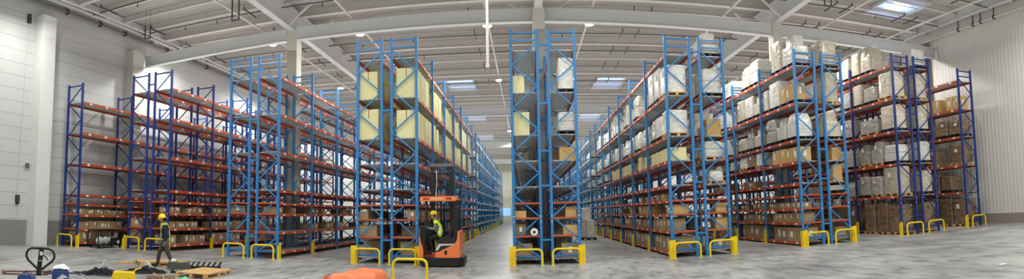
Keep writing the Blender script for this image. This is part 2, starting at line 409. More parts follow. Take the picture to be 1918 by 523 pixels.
skylight(5, -6.3, -4.3, 73.0, 77.5, 'farthest skylight above the left of middle aisle')
skylight(6, 6.1, 8.2, 57.5, 61.5, 'distant skylight, second along the right aisle')

# ---------------------------------------------------------------- roof services
b = MB(); b.tube([(XL + 0.45, YB + 1, 11.75), (XL + 0.45, 60, 11.75)], 0.07, 10)
po = tag(b.build('wall_pipe', M['pipe']), 'long grey pipe running along the top of left wall', 'pipe')
for y in (13.0, 15.4, 18.2, 20.6, 22.6, 26.5, 31):
    c = MB(); c.cbox((XL + 0.45, y, 11.75), (0.24, 0.07, 0.24)); c.bar((XL + 0.36, y, 11.8), (XL + 0.36, y, 12.4), 0.03, 0.03); c.bar((XL + 0.56, y, 11.8), (XL + 0.56, y, 12.4), 0.03, 0.03)
    c.build('pipe_clamp', M['darkpipe'], po)
b = MB(); b.tube([(XR - 0.45, YB + 1, 11.45), (XR - 0.45, 40, 11.45)], 0.06, 10)
po = tag(b.build('wall_pipe', M['purlin']), 'white pipe running along the top of right wall', 'pipe')
for y in (16.5, 19.6, 20.6, 21.2, 22.4):
    c = MB(); c.bar((XR - 0.45, y, 11.45), (XR - 0.45, y, 12.35), 0.05, 0.05); c.cbox((XR - 0.45, y, 11.45), (0.2, 0.08, 0.2))
    c.build('pipe_clamp', M['darkpipe'], po)
for i, y in enumerate((19.6, 23.6, 26.9, 30.2, 33.6, 37.2, 41.5)):
    b = MB(); b.tube([(XL + 0.9, y, 11.88), (XR - 0.9, y, 11.88)], 0.028, 6)
    o = tag(b.build('sprinkler_pipe', M['darkpipe']), 'thin dark sprinkler pipe under the roof, %s from the front' % ORD[i], 'pipe', 'sprinkler pipes')
    for x in (-19.3, -12.6, -2.2, 6.0, 15.6, 20.0):
        for dx in (-0.45, 0.45):
            c = MB(); c.bar((x + dx, y - 0.62, 11.86), (x + dx, y + 0.62, 11.86), 0.05, 0.05); c.bar((x + dx, y - 0.62, 11.86), (x + dx, y - 0.62, 12.0), 0.05, 0.05)
            c.build('pipe_bracket', M['darkpipe'], o)
    for x in (-17, -15, -9.2, -6.2, 2.2, 9.2, 18.0):
        c = MB(); c.tube([(x, y, 11.9), (x, y, 11.68)], 0.02, 6); c.cbox((x, y, 11.68), (0.08, 0.08, 0.03)); c.build('sprinkler_head', M['darkpipe'], o)
for i, (x, y, z0, z1, l) in enumerate(((-11.9, 20.2, 10.25, 11.2, 'left of the near girder'), (12.9, 20.3, 10.5, 11.9, 'right of the right girder'), (-18.3, 22.0, 10.95, 11.65, 'beside the left wall pipe'), (-19.2, 15.2, 11.3, 11.8, 'at the far upper left'))):
    b = MB()
    for s in (-.17, .17): b.bar((x + s, y, z0), (x + s, y, z1), 0.05, 0.05); b.bar((x + s, y, z1), (x + s, y, ZC - 0.02), 0.012, 0.012)
    b.bar((x - 0.2, y, z0), (x + 0.2, y, z0), 0.06, 0.06)
    tag(b.build('hanging_bracket', M['darkpipe']), 'dark U shaped ceiling hanger ' + l, 'bracket')
b = MB(); b.tube([(-1.15, 17.5, 6.72), (-1.12, 17.5, ZC - 0.02)], 0.05, 10)
o = tag(b.build('hanging_drop_pipe', M['purlin']), 'white vertical drop pipe hanging left of the middle rack', 'pipe')
c = MB(); c.tube([(-1.15, 17.5, 6.6), (-1.15, 17.5, 6.74)], 0.065, 10); c.build('end_cap', M['purlin'], o)

# lamps
ROOF_FILL = 7000  # strength of the added roof fill
LX = (-18.6, -13.0, -8.1, -1.7, 3.25, 9.8, 15.6, 20.3)
LY = (26.1, 37.2, 49.7, 60.9, 72.5, 84.0, 95.0)
for i, x in enumerate(LX):
    b = MB(); b.box(x - 0.045, x + 0.045, 8, YF - 1, 11.32, 11.4); c = MB()
    o = tag(b.build('light_track', M['purlin']), 'slim white lighting track running away over the %s aisle' % ORD[i], 'track')
hb = MB(); hb.lathe([(0.06, 0.2), (0.12, 0.17), (0.22, 0.09), (0.24, 0.03), (0.24, 0.0), (0.2, -0.01)], 24)
hm = hb.mesh('housing', M['forkgrey'])
lm = MB(); lm.lathe([(0.2, -0.012), (0.19, -0.04), (0.1, -0.06), (0.02, -0.065)], 24); lmm = lm.mesh('lens', M['lens'])
rm = MB(); rm.tube([(0, 0, 0.15), (0, 0, 0.34)], 0.015, 6); rmm = rm.mesh('suspension_rod', M['steel'])
ld = bpy.data.lights.new('lamp_light', 'AREA'); ld.shape = 'DISK'; ld.size = 0.4; ld.energy = 310; ld.color = (0.98, 1.0, 0.96)
ld_wall = ld.copy(); ld_wall.energy = 560      # the row along the left wall is the brightest past the front column
ld_soft = ld.copy(); ld_soft.energy = 230
def lamp_light(x, y):
    o = bpy.data.objects.new('lamp_light', (ld_soft if y < 20 else ld_wall) if x < -18 else ld); COL.objects.link(o); o.location = (x, y, 10.9)
for i, x in enumerate(LX):
    for j, y in enumerate(LY):
        o = put('pendant_lamp', hm, None, (x, y, 10.98))
        tag(o, 'round lit high bay lamp over %s aisle from left, %s from the front' % (ORD[i], ORD[j]), 'lamp', 'high bay lamps')
        put('lens', lmm, o); put('suspension_rod', rmm, o)
        lamp_light(x, y)
    for y in (15.0, 4.0): lamp_light(x, y)

# broad fill light added to brighten the roof; no fixture gives it
u = bpy.data.lights.new('roof_fill_light', 'AREA'); u.shape = 'RECTANGLE'; u.size = 43; u.size_y = 100; u.energy = ROOF_FILL; u.color = (0.99, 1.0, 0.97)
o = bpy.data.objects.new('roof_fill_light', u); COL.objects.link(o); o.location = (1.3, 50, 10.1); o.rotation_euler = (PI, 0, 0)
# even ambient fill added, entering through the unbuilt end behind the camera
wd = bpy.data.worlds.new('hall_light'); SC.world = wd; wd.use_nodes = True
wd.node_tree.nodes['Background'].inputs['Color'].default_value = (0.93, 0.97, 1.0, 1); wd.node_tree.nodes['Background'].inputs['Strength'].default_value = 0.45
# ---------------------------------------------------------------- pallet racks
W, G, P, NB = 1.0, 0.405, 3.72, 6
def frame_meshes(H, first, ntop, mblue):
    """bracing lattice in the XZ plane plus the upright post, built at the frame's own origin"""
    br = MB(); h = W / 2
    tops = [H - 0.12, H - 0.42][:ntop]
    for z in tops: br.bar((-h, 0, z), (h, 0, z), 0.03, 0.06)
    z = tops[-1] - 0.12 if ntop > 1 else tops[-1] - 0.05; s = first
    while z > 0.5:
        z2 = max(0.25, z - 0.82); br.bar((s * h * 0.94, 0, z), (-s * h * 0.94, 0, z2), 0.03, 0.05); z = z2; s = -s
    br.bar((-h, 0, 0.3), (h, 0, 0.3), 0.035, 0.07)
    up = MB()
    for (x0, x1, y0, y1) in ((-0.05, 0.05, -0.045, -0.03), (-0.05, 0.05, 0.03, 0.045), (-0.05, -0.035, -0.03, 0.03), (0.035, 0.05, -0.03, 0.03)): up.box(x0, x1, y0, y1, 0.01, H)
    up.box(-0.08, 0.08, -0.07, 0.07, 0, 0.012)
    zz = 0.5
    while zz < H - 0.3:
        for x in (-0.018, 0.018): up.box(x - 0.006, x + 0.006, -0.0465, -0.0452, zz, zz + 0.028, 1)
        zz += 0.15
    for zz in (1.55, 1.75): up.box(-0.02, 0.02, -0.047, -0.0455, zz, zz + 0.035, 2)
    return br.mesh('upright_frame', mblue), up.mesh('upright', [mblue, M['blackplastic'], M['sticker']])

def beam_mesh(side, hgt, name, m=None):
    b = MB(); x = side * (W / 2 - 0.01); y0, y1 = 0.05, P - 0.05
    b.box(x - 0.025, x + 0.025, y0, y1, -hgt, 0)
    b.box(x - side * 0.035 - 0.01, x - side * 0.035 + 0.01, y0, y1, -hgt * 0.35, -0.01)
    for y in (y0, y1): b.box(x - 0.03, x + 0.03, y - 0.012 if y == y1 else y, y if y == y1 else y + 0.012, -hgt - 0.06, 0.03)
    for t in (0.16, 0.47, 0.78):
        y = P * t; xs = x + side * 0.026
        b.box(min(xs, xs + side * 0.002), max(xs, xs + side * 0.002), y - 0.09, y + 0.09, -hgt + 0.015, -0.02, 1)
    return b.mesh(name, [m or M['orange'], M['sticker']])
BEAM = {(s, k): beam_mesh(s, h, n) for s in (-1, 1) for k, h, n in (('hi', 0.13, 'beam'), ('lo', 0.11, 'beam'), ('base', 0.12, 'base_beam'))}
db = MB(); ns = 20
for i in range(ns):
    y = 0.08 + (P - 0.16) * (i + 0.5) / ns; db.box(-W / 2 + 0.03, W / 2 - 0.03, y - 0.068, y + 0.068, -0.03, 0)
for x in (-0.3, 0.3): db.box(x - 0.02, x + 0.02, 0.06, P - 0.06, -0.06, -0.031)
DECK = db.mesh('deck_panel', M['galv'])
eb = MB(); eb.box(-W / 2 + 0.05, W / 2 - 0.05, -0.02, 0.03, -0.06, 0.0); ENDBAR = eb.mesh('end_bar', M['orange'])
sp = MB(); sp.bar((0.552, 0, 0), (0.448 + G, 0, 0), 0.05, 0.07)
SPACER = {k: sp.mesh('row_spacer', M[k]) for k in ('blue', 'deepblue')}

L_A = [.25, .87, 1.57, 2.1, 2.57, 4.1, 5.62, 7.15]
L_B = [.32, 1.08, 1.80, 2.35, 2.9, 4.48, 6.33, 7.78]
L_C = [.3, 1.12, 1.9, 2.36, 2.92, 4.56, 6.2, 7.84]
L_D = [.22, 1.03, 1.71, 2.28, 2.89, 3.9, 4.9, 6.52, 8.12]
L_E = [.2, 1.06, 1.72, 2.28, 2.88, 3.85, 4.83, 6.44, 8.07]
L_F = [.21, 1.01, 1.68, 2.22, 2.82, 3.79, 4.76, 6.38, 8.02]
L_G = [.18, 1.02, 1.64, 2.22, 2.75, 3.71, 4.67, 6.3, 7.95]
L_H = [1.92, 3.53, 5.16, 6.79, 8.42]
L_I = [1.91, 3.39, 4.98, 6.5, 8.06]
H2 = (W + G) / 2
#  name: X, Yfront, H, levels, first diagonal side, top rails, blue, rack ordinal, row word, aisle side, spacer to the right
ROWS = {}
def rr(n, X, Y, H, lv, first, nt, blue, k, row, side, spacer):
    ROWS[n] = dict(n=n, X=X, Y=Y, H=H, lv=lv, first=first, nt=nt, blue=blue, k=k, row=row, side=side, sp=spacer)
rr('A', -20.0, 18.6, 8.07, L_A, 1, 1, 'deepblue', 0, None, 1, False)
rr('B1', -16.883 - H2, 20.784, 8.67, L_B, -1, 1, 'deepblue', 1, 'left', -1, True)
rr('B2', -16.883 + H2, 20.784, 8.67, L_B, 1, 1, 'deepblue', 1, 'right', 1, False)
rr('C1', -11.334 - H2, 21.07, 8.8, L_C, 1, 2, 'blue', 2, 'left', -1, True)
rr('C2', -11.334 + H2, 21.07, 8.8, L_C, -1, 2, 'blue', 2, 'right', 1, False)
rr('D1', -5.38 - H2, 20.94, 8.93, L_D, 1, 2, 'blue', 3, 'left', -1, True)
rr('D2', -5.38 + H2, 20.94, 8.93, L_D, -1, 2, 'blue', 3, 'right', 1, False)
rr('E1', 0.74 - H2, 20.48, 8.84, L_E, 1, 2, 'blue', 4, 'left', -1, True)
rr('E2', 0.74 + H2, 20.48, 8.84, L_E, -1, 2, 'blue', 4, 'right', 1, False)
rr('F1', 6.75 - H2, 20.74, 8.74, L_F, 1, 2, 'blue', 5, 'left', -1, True)
rr('F2', 6.75 + H2, 20.74, 8.74, L_F, -1, 2, 'blue', 5, 'right', 1, False)
rr('G1', 12.61 - H2, 21.01, 8.62, L_G, 1, 2, 'blue', 6, 'left', -1, True)
rr('G2', 12.61 + H2, 21.01, 8.62, L_G, -1, 2, 'blue', 6, 'right', 1, False)
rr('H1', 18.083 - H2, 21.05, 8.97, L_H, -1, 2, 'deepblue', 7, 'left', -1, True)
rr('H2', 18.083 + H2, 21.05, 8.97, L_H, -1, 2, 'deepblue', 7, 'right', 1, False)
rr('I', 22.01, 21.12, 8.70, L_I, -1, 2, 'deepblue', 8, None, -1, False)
def rowphrase(r): return ('%s row, ' % r['row'] if r['row'] else '') + '%s rack from left' % ORD[r['k']]

for n, r in ROWS.items():
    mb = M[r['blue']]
    root = thing('pallet_rack', '%s pallet rack with orange beams, %s' % ('deep blue' if r['blue'] == 'deepblue' else 'bright blue', rowphrase(r)), 'rack', (r['X'], r['Y'], 0), 0, 'pallet rack rows')
    r['root'] = root
    fm, um = frame_meshes(r['H'], r['first'], r['nt'], mb)
    for i in range(NB + 1):
        f = put('upright_frame', fm, root, (0, i * P, 0))
        for s in (-1, 1): put('upright', um, f, (s * W / 2, 0, 0))
        if r['sp'] and i < 3:
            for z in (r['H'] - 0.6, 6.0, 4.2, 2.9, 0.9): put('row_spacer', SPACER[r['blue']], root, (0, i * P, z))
    for li, z in enumerate(r['lv']):
        key = 'base' if z < 0.4 else ('lo' if z < 2.5 else 'hi')
        for i in range(NB):
            for s in (-1, 1): put(BEAM[(s, key)].name.split('.')[0], BEAM[(s, key)], root, (0, i * P, z))
            put('deck_panel', DECK, root, (0, i * P, z))
        if 0.5 < z < 2.4 and n[0] not in 'HI': put('end_bar', ENDBAR, root, (0, -0.03, z))

# second block of racks beyond the cross aisle, seen small at the end of the aisles
Y2, NB2 = 46.6, 14
fb = MB()
for s in (-1, 1): fb.box(s * 0.5 - 0.05, s * 0.5 + 0.05, -0.045, 0.045, 0, 8.8)
for z in (8.68, 8.38, 0.3): fb.bar((-0.5, 0, z), (0.5, 0, z), 0.03, 0.06)
z = 8.2; s = 1
while z > 0.5: fb.bar((s * 0.47, 0, z), (-s * 0.47, 0, max(0.25, z - 0.82)), 0.03, 0.05); z -= 0.82; s = -s
FB = fb.mesh('upright_frame', M['blue'])
lb = MB()
for s in (-1, 1):
    lb.box(s * 0.49 - 0.025, s * 0.49 + 0.025, 0.05, NB2 * P - 0.05, -0.13, 0)
for i in range(NB2): lb.box(-0.46, 0.46, i * P + 0.06, (i + 1) * P - 0.06, -0.05, -0.005)
LB = lb.mesh('shelf_level', M['pale'])
for n in ('C2', 'D1', 'D2', 'E1', 'E2', 'F1', 'F2', 'G1'):
    r = ROWS[n]
    root = thing('pallet_rack', 'distant blue rack with pale beams past the cross aisle, ' + rowphrase(r).replace(' from left', ''), 'rack', (r['X'], Y2, 0), 0, 'distant pallet rack rows')
    for i in range(NB2 + 1): put('upright_frame', FB, root, (0, i * P, 0))
    for z in r['lv']: put('shelf_level', LB, root, (0, 0, z))

# ---------------------------------------------------------------- goods
def box_mesh(name, m, tape=True):
    b = MB(); b.box(-.5, .5, -.5, .5, 0, 1)
    return b.mesh(name, m)
CB = {k: box_mesh('carton', M[k]) for k in ('carton', 'cream', 'tan')}
tp = MB()
tp.box(-.502, .502, -.03, .03, 0.9995, 1.003); tp.box(-.504, -.5, -.03, .03, 0.75, 1.003); tp.box(.5, .504, -.03, .03, 0.75, 1.003); TAPE = tp.mesh('packing_tape', M['tape'])
tp2 = MB(); tp2.box(-.02, .02, -.503, .503, 0.9995, 1.003); tp2.box(-.02, .02, -.505, -.5, 0.7, 1.003); TAPE2 = tp2.mesh('packing_tape', M['tape'])
def label_mesh(side, yc, zc, w, h):
    b = MB(); b.box(min(side * .5, side * .506), max(side * .5, side * .506), yc - w / 2, yc + w / 2, zc - h / 2, zc + h / 2)
    return b.mesh('paper_label', M['label'])
LABELS = {sd: [label_mesh(sd, *q) for q in ((-.22, .6, .22, .5), (.2, .62, .2, .45), (.05, .5, .3, .42), (.3, .65, .16, .4), (-.05, .7, .24, .36), (-.34, .5, .14, .5), (.36, .45, .14, .4))] for sd in (-1, 1)}
fl_ = MB(); fl_.box(-.1, .14, -.506, -.5, .35, .75); FRONTLABEL = fl_.mesh('paper_label', M['label'])

def shelfword(r, li):
    if li == len(r['lv']) - 1: return 'top shelf'
    if li < 0: return 'floor level'
    return 'bottom shelf' if li == 0 else '%s shelf' % ORD[li]
COUNT = {}
def where(r, li, bay):
    key = (r['n'], li, bay); COUNT[key] = COUNT.get(key, 0) + 1
    return '%s along %s bay, %s, %s' % (ORD[COUNT[key] - 1], ORD[bay], shelfword(r, li), rowphrase(r))
def zof(r, li): return (r['lv'][li] if li >= 0 else 0.0) + 0.003

LOOK = {'carton': 'brown carton', 'cream': 'tall cream carton', 'tan': 'tan carton'}
def carton(r, li, bay, yc, w, d, h, kind='carton', x=None, z=None, labels=True, rot=0.0, word=None):
    xx = r['side'] * (0.47 - d / 2) if x is None else x
    o = put('carton', CB[kind], None, (r['X'] + xx, r['Y'] + yc, zof(r, li) if z is None else z), rot, (d, w, h))
    tag(o, (word or LOOK[kind]) + ', ' + where(r, li, bay), 'carton', '%s on the %s rack' % ({'carton': 'brown cartons', 'cream': 'cream cartons', 'tan': 'tan cartons'}[kind], ORD[r['k']]))
    put('packing_tape', TAPE2 if kind == 'cream' else TAPE, o)
    if labels and kind != 'cream':
        for me in random.sample(LABELS[r['side']], random.choice((1, 1, 2))): put('paper_label', me, o)
        if bay == 0 and yc < .6 and random.random() < .5: put('paper_label', FRONTLABEL, o)
    return o
def run_cartons(n, li, bays, wr=(0.4, 0.7), hr=(0.3, 0.42), dr=(0.5, 0.8), kind='carton', fill=0.85, gap=(0.02, 0.1)):
    r = ROWS[n]
    for bay in bays:
        y = bay * P + 0.09; end = (bay + 1) * P - 0.09; hh = random.uniform(*hr)
        while True:
            w = random.uniform(*wr)
            if y + w > end: break
            if random.random() < 0.35: hh = random.uniform(*hr)
            if random.random() < fill: carton(r, li, bay, y + w / 2, w, random.uniform(*dr), hh, kind)
            y += w + random.uniform(*gap)

# wrapped pallet loads: a lofted, wrinkled body over a pallet
def load_body(seed, w, d, steps, wob, name, m):
    """steps: (height fraction, width factor, depth factor) rings from bottom to top"""
    rnd = random.Random(seed); b = MB(); n = 28; rings = []
    ph = [rnd.uniform(0, 6.28) for _ in range(6)]
    for zf, fw, fd in steps:
        ring = []
        for k in range(n):
            a = 2 * PI * k / n + PI / n
            c, s = math.cos(a), math.sin(a); e = 0.28
            x = math.copysign(abs(c) ** e, c) * d / 2 * fd; yv = math.copysign(abs(s) ** e, s) * w / 2 * fw
            g = 1 + wob * (math.sin(3 * a + ph[0] + zf * 5) * 0.5 + math.sin(5 * a + ph[1] - zf * 9) * 0.5 + math.sin(11 * a + ph[2]) * 0.35) - wob
            ring.append((x * g, yv * g, zf + wob * 0.6 * math.sin(2 * a + ph[3]) * (zf > 0.05)))
        rings.append(ring)
    vs = [v for R_ in rings for v in R_]; fs = []
    for i in range(len(rings) - 1):
        for k in range(n): fs.append((i * n + k, i * n + (k + 1) % n, (i + 1) * n + (k + 1) % n, (i + 1) * n + k))
    top = rings[-1]; cz = max(v[2] for v in top) + rnd.uniform(0.0, 0.04)
    vs.append((0, 0, cz)); t = (len(rings) - 1) * n
    for k in range(n): fs.append((t + k, t + (k + 1) % n, len(vs) - 1))
    b.add(vs, fs, 0, False); b.add(rings[0], [tuple(range(n - 1, -1, -1))])
    return b.mesh(name, m)
STEP = {
    'block': [(0, 1, 1), (.03, 1, 1), (.5, .99, .99), (.96, 1, 1), (1, .97, .97)],
    'taper': [(0, 1, 1), (.4, .99, .99), (.62, .95, .96), (.8, .82, .86), (.95, .7, .74), (1, .6, .6)],
    'step': [(0, 1, 1), (.55, 1, 1), (.6, .97, .97), (.61, .66, .7), (.97, .64, .68), (1, .58, .6)],
    'bulge': [(0, .98, .98), (.2, 1.0, 1.0), (.42, 1.0, 1.0), (.47, .9, .92), (.52, .98, .98), (.9, .96, .96), (1, .8, .8)],
    'lump': [(0, .96, .96), (.3, 1, 1), (.6, .97, .98), (.8, .85, .88), (.93, .6, .65), (1, .3, .35)],
}
BODY = {}
for mk in ('film_white', 'film_grey', 'film_beige', 'film_brown'):
    BODY[mk] = [load_body(hash((mk, st)) % 997 if False else len(mk) * 13 + i * 7, 1.0, 0.92, STEP[st], 0.004 if mk == 'film_brown' else 0.018, 'wrapped_goods', M[mk])
                for i, st in enumerate(('block', 'block', 'block') if mk == 'film_brown' else ('block', 'taper', 'step', 'bulge', 'lump'))]
def pallet_mesh(w, d, m, name='pallet', h=0.14):
    b = MB()
    nb = 7
    for i in range(nb):
        x = -d / 2 + d * (i + 0.5) / nb; b.box(x - d / nb * 0.38, x + d / nb * 0.38, -w / 2, w / 2, h - 0.022, h)
    for y in (-w / 2 + 0.05, 0, w / 2 - 0.05):
        b.box(-d / 2, d / 2, y - 0.05, y + 0.05, h - 0.044, h - 0.022)
        for x in (-d / 2 + 0.06, 0, d / 2 - 0.06): b.box(x - 0.06, x + 0.06, y - 0.05, y + 0.05, 0.022, h - 0.044)
    for x in (-d / 2 + 0.06, 0, d / 2 - 0.06): b.box(x - 0.05, x + 0.05, -w / 2, w / 2, 0, 0.022)
    return b.mesh(name, m)
PAL = {k: pallet_mesh(1.0, 0.95, M[k]) for k in ('blackplastic', 'blueplastic', 'wood')}
LBLM = {}
for s in (-1, 1):
    q = MB(); q.box(min(s * .46, s * .475), max(s * .46, s * .475), -.1, .1, .62, .8); LBLM[s] = q.mesh('paper_label', M['label'])
KW = {'film_white': 'white wrapped pallet load', 'film_grey': 'grey wrapped pallet load', 'film_beige': 'beige wrapped pallet load', 'film_brown': 'brown wrapped pallet load'}
def load(r, li, bay, yc, w, h, kind='film_white', shape=None, pal='blackplastic', x=None, d=0.97, lab=True):
    lst = BODY[kind]; me = lst[shape if shape is not None else random.randrange(len(lst))]
    xx = r['side'] * (0.475 - 0.45 * d) if x is None else x
    z0 = zof(r, li)
    o = put('wrapped_pallet_load', None, None, (r['X'] + xx, r['Y'] + yc, z0))
    tag(o, KW[kind] + ', ' + where(r, li, bay), 'pallet load', '%ss on the %s rack' % (KW[kind], ORD[r['k']]))
    put('wrapped_goods', me, o, (0, 0, 0.142), 0, (d, w * 0.98, h - 0.142))
    put('pallet', PAL[pal], o, (0, 0, 0), 0, (d, w, 1))
    if lab and random.random() < 0.7: put('paper_label', LBLM[r['side']], o, (0, random.uniform(-.2, .2), 0.142), 0, (d * 1.0, 1, h - 0.142))
    return o
def run_loads(n, li, bays, kinds, hr, wr=(0.8, 1.15), fill=0.9, pals=('blackplastic',), shapes=None):
    r = ROWS[n]
    for bay in bays:
        y = bay * P + 0.1; end = (bay + 1) * P - 0.1
        while True:
            w = random.uniform(*wr)
            if y + w > end: break
            if random.random() < fill:
                load(r, li, bay, y + w / 2, w, random.uniform(*hr), random.choice(kinds), random.choice(shapes) if shapes else None, random.choice(pals))
            y += w + random.uniform(0.03, 0.12)

# first rack (left wall): small cartons on the three lowest shelves
run_cartons('A', 0, [0], (.45, .7), (.45, .55), fill=.75); run_cartons('A', 1, [0, 1], (.5, .8), (.32, .42)); run_cartons('A', 2, [0, 1], (.4, .6), (.22, .3), fill=.9)
# second rack
run_cartons('B1', 0, [0, 1], (.6, .9), (.5, .6), fill=.6); run_cartons('B1', 1, [0, 1], (.5, .8), (.35, .5), fill=.7); run_cartons('B1', 2, [0], (.4, .6), (.25, .35), fill=.7)
run_cartons('B2', 0, [0, 1, 2], (.45, .75), (.36, .5), fill=.9); run_cartons('B2', 1, [0, 1, 2], (.4, .7), (.3, .42), fill=.8); run_cartons('B2', 2, [0, 1, 2], (.35, .55), (.25, .36), fill=.85)
# third rack
run_cartons('C1', 2, [0, 1], (.4, .6), (.25, .33), fill=.6); run_cartons('C1', 1, [0, 1], (.4, .6), (.25, .35), fill=.5)
run_cartons('C2', 2, [0, 1, 2], (.35, .5), (.22, .3), fill=.35); run_cartons('C2', 1, [1, 2, 3], (.4, .6), (.25, .35), fill=.3)
# fourth rack: tall cream cartons on two high levels, brown cartons low down
for n, bays, fl in (('D1', [0, 1, 2], 1.0), ('D2', [0, 1, 2, 3, 4, 5], .96)):
    for li in (6, 7): run_cartons(n, li, bays, (.7, .95), (1.02, 1.2), (.74, .82), 'cream', fl, (.05, .16))
run_cartons('D1', 0, [0, 1], (.6, .8), (.5, .62), fill=.85); run_cartons('D1', 1, [0, 1], (.55, .75), (.38, .46)); run_cartons('D1', 2, [0, 1], (.4, .5), (.28, .36), (.35, .45))
run_cartons('D2', 0, [0, 1, 2, 3, 4, 5], (.6, .8), (.5, .65), fill=.9); run_cartons('D2', 1, [0, 1, 2, 3, 4, 5], (.5, .7), (.35, .5), fill=.7); run_cartons('D2', 2, [0, 1, 2, 3], (.35, .5), (.28, .4), (.3, .5), fill=.6)
# fifth rack, straight ahead
E1, E2 = ROWS['E1'], ROWS['E2']
carton(E1, 7, 0, .35, .5, .44, .64, 'cream', -.235); carton(E1, 6, 0, .4, .55, .6, .86, 'cream', -.15); carton(E1, 5, 1, 4.4, .6, .42, .75, 'cream', -.1)
carton(E1, 2, 0, .3, .45, .42, .26, 'tan', -.25); carton(E1, 1, 0, .34, .5, .38, .42, 'carton', -.26); carton(E1, 1, 0, .9, .5, .4, .5, 'carton', -.2)
carton(E1, 0, 0, .35, .6, .55, .56, 'carton', -.12); carton(E1, 0, 0, 1.2, .6, .6, .5, 'carton', -.1)
load(E2, 7, 0, .62, .95, 1.32, 'film_white', 0, 'blackplastic', .16, .68); load(E2, 6, 0, .6, .95, .86, 'film_white', 3, 'blackplastic', .14, .74); load(E2, 6, 0, 1.9, .95, .9, 'film_grey', 0)
carton(E2, 5, 0, .6, .7, .6, .5, 'tan', .16); carton(E2, 5, 0, 1.6, .7, .6, .45, 'carton', -.1)
carton(E2, 2, 0, .35, .5, .4, .36, 'tan', .22); carton(E2, 1, 0, .4, .6, .52, .36, 'tan', .18); carton(E2, 0, 0, .4, .6, .6, .56, 'carton', .14); carton(E2, 2, 0, 1.3, .5, .4, .32, 'carton', -.1)
for n in ('E1', 'E2'):
    run_cartons(n, 0, [1, 2], (.7, .9), (.4, .6), fill=.7); run_cartons(n, 1, [1, 2], (.6, .8), (.3, .45), fill=.5); run_cartons(n, 2, [1], (.6, .8), (.3, .4), fill=.5)
# sixth rack
FW = ['film_white', 'film_white', 'film_beige']; FM = ['film_white', 'film_grey', 'film_beige']
F1, F2 = ROWS['F1'], ROWS['F2']
load(F1, 7, 0, .62, 1.1, 1.22, 'film_white', 0, 'wood'); load(F1, 7, 0, 1.75, 1.05, 1.4, 'film_white', 0); load(F1, 7, 0, 2.9, 1.05, 1.45, 'film_white', 0)
run_loads('F1', 7, [1], FW, (1.1, 1.35), fill=.3); run_loads('F1', 7, [2, 3, 4, 5], FW, (.9, 1.4), fill=.85)
run_loads('F1', 6, [0, 1, 2, 3, 4, 5], FW, (.8, 1.15), (.7, 1.0), .95, ('blackplastic', 'blackplastic', 'wood'))
run_cartons('F1', 5, [0, 1, 2, 3], (.6, .85), (.5, .66), (.7, .85), 'cream', .8); run_loads('F1', 5, [4, 5], FM, (.5, .7), fill=.8)
run_cartons('F1', 3, [0, 1, 3], (.3, .45), (.2, .3), (.3, .5), fill=.25)
run_cartons('F1', 2, [0, 1, 2, 3], (.5, .75), (.3, .42), (.6, .8), 'tan', .5, (.1, .4)); run_cartons('F1', 1, [0, 1, 2, 3, 4, 5], (.5, .8), (.38, .48), fill=.88); run_cartons('F1', 0, [0, 1, 2, 3, 4, 5], (.6, .85), (.52, .62), (.7, .85), fill=1.0, gap=(.02, .05))
load(F2, 8, 0, .65, 1.05, 1.02, 'film_white', 2); load(F2, 7, 0, .65, 1.05, 1.15, 'film_white', 3); load(F2, 7, 0, 1.9, 1.0, 1.2, 'film_white', 0)
carton(F2, 6, 0, .6, .7, .6, .7, 'tan', .1); load(F2, 6, 0, 1.7, 1.0, 1.1, 'film_white', 0); load(F2, 5, 0, .65, 1.0, .76, 'film_white', 3, 'wood'); load(F2, 5, 0, 1.8, 1.0, .7, 'film_grey', 0)
load(F2, 4, 0, .7, .8, .6, 'film_white', 4, 'wood', d=.7); carton(F2, 4, 0, 1.6, .6, .5, .4, 'carton', .1)
carton(F2, 2, 0, .4, .5, .45, .36, 'tan', .22); carton(F2, 1, 0, .4, .6, .5, .44, 'tan', .2); carton(F2, 0, 0, .45, .6, .55, .42, 'carton', .1)
run_cartons('F2', 1, [1], (.6, .8), (.35, .45), fill=.6); run_cartons('F2', 0, [1], (.6, .8), (.45, .6), fill=.7)
# seventh rack
G1, G2 = ROWS['G1'], ROWS['G2']
load(G1, 8, 0, .68, 1.2, 1.45, 'film_white', 2, 'blueplastic'); load(G1, 8, 0, 1.9, 1.1, 1.5, 'film_beige', 0, 'blueplastic')
load(G1, 8, 1, P + .75, 1.1, 1.3, 'film_white', 3); load(G1, 8, 1, P + 1.9, 1.1, 1.25, 'film_beige', 1); run_loads('G1', 8, [2, 3], FW, (.9, 1.2), fill=.5)
for i in range(3): carton(G1, 7, 0, .35 + i * .5, .46, .5, .72, 'tan', -.2, zof(G1, 7) + .145)
pl = put('pallet', PAL['blueplastic'], None, (G1['X'] - .05, G1['Y'] + .85, zof(G1, 7)), 0, (.95, 1.5, 1)); tag(pl, 'blue plastic pallet under tan cartons, seventh rack from left', 'pallet')
load(G1, 7, 0, 2.25, 1.15, 1.3, 'film_white', 0, 'blueplastic'); load(G1, 7, 0, 3.2, .54, 1.1, 'film_white', 0)
run_loads('G1', 7, [1, 2, 3], FW, (1.0, 1.35), fill=.95)
load(G1, 6, 0, .65, 1.0, 1.2, 'film_white', 1); load(G1, 6, 0, 1.75, 1.0, 1.15, 'film_white', 2); load(G1, 6, 0, 2.85, 1.0, 1.25, 'film_grey', 3)
run_loads('G1', 6, [1, 2, 3], FM, (.7, 1.2), fill=.95)
run_cartons('G1', 5, [0], (.5, .7), (.52, .66), (.6, .8), 'tan', .95); run_loads('G1', 5, [1], ['film_brown', 'film_white'], (.6, .78), pals=('wood', 'blackplastic')); run_loads('G1', 5, [2, 3], FM, (.5, .78), fill=.7)
run_cartons('G1', 4, [1, 2], (.5, .7), (.3, .5), fill=.3)
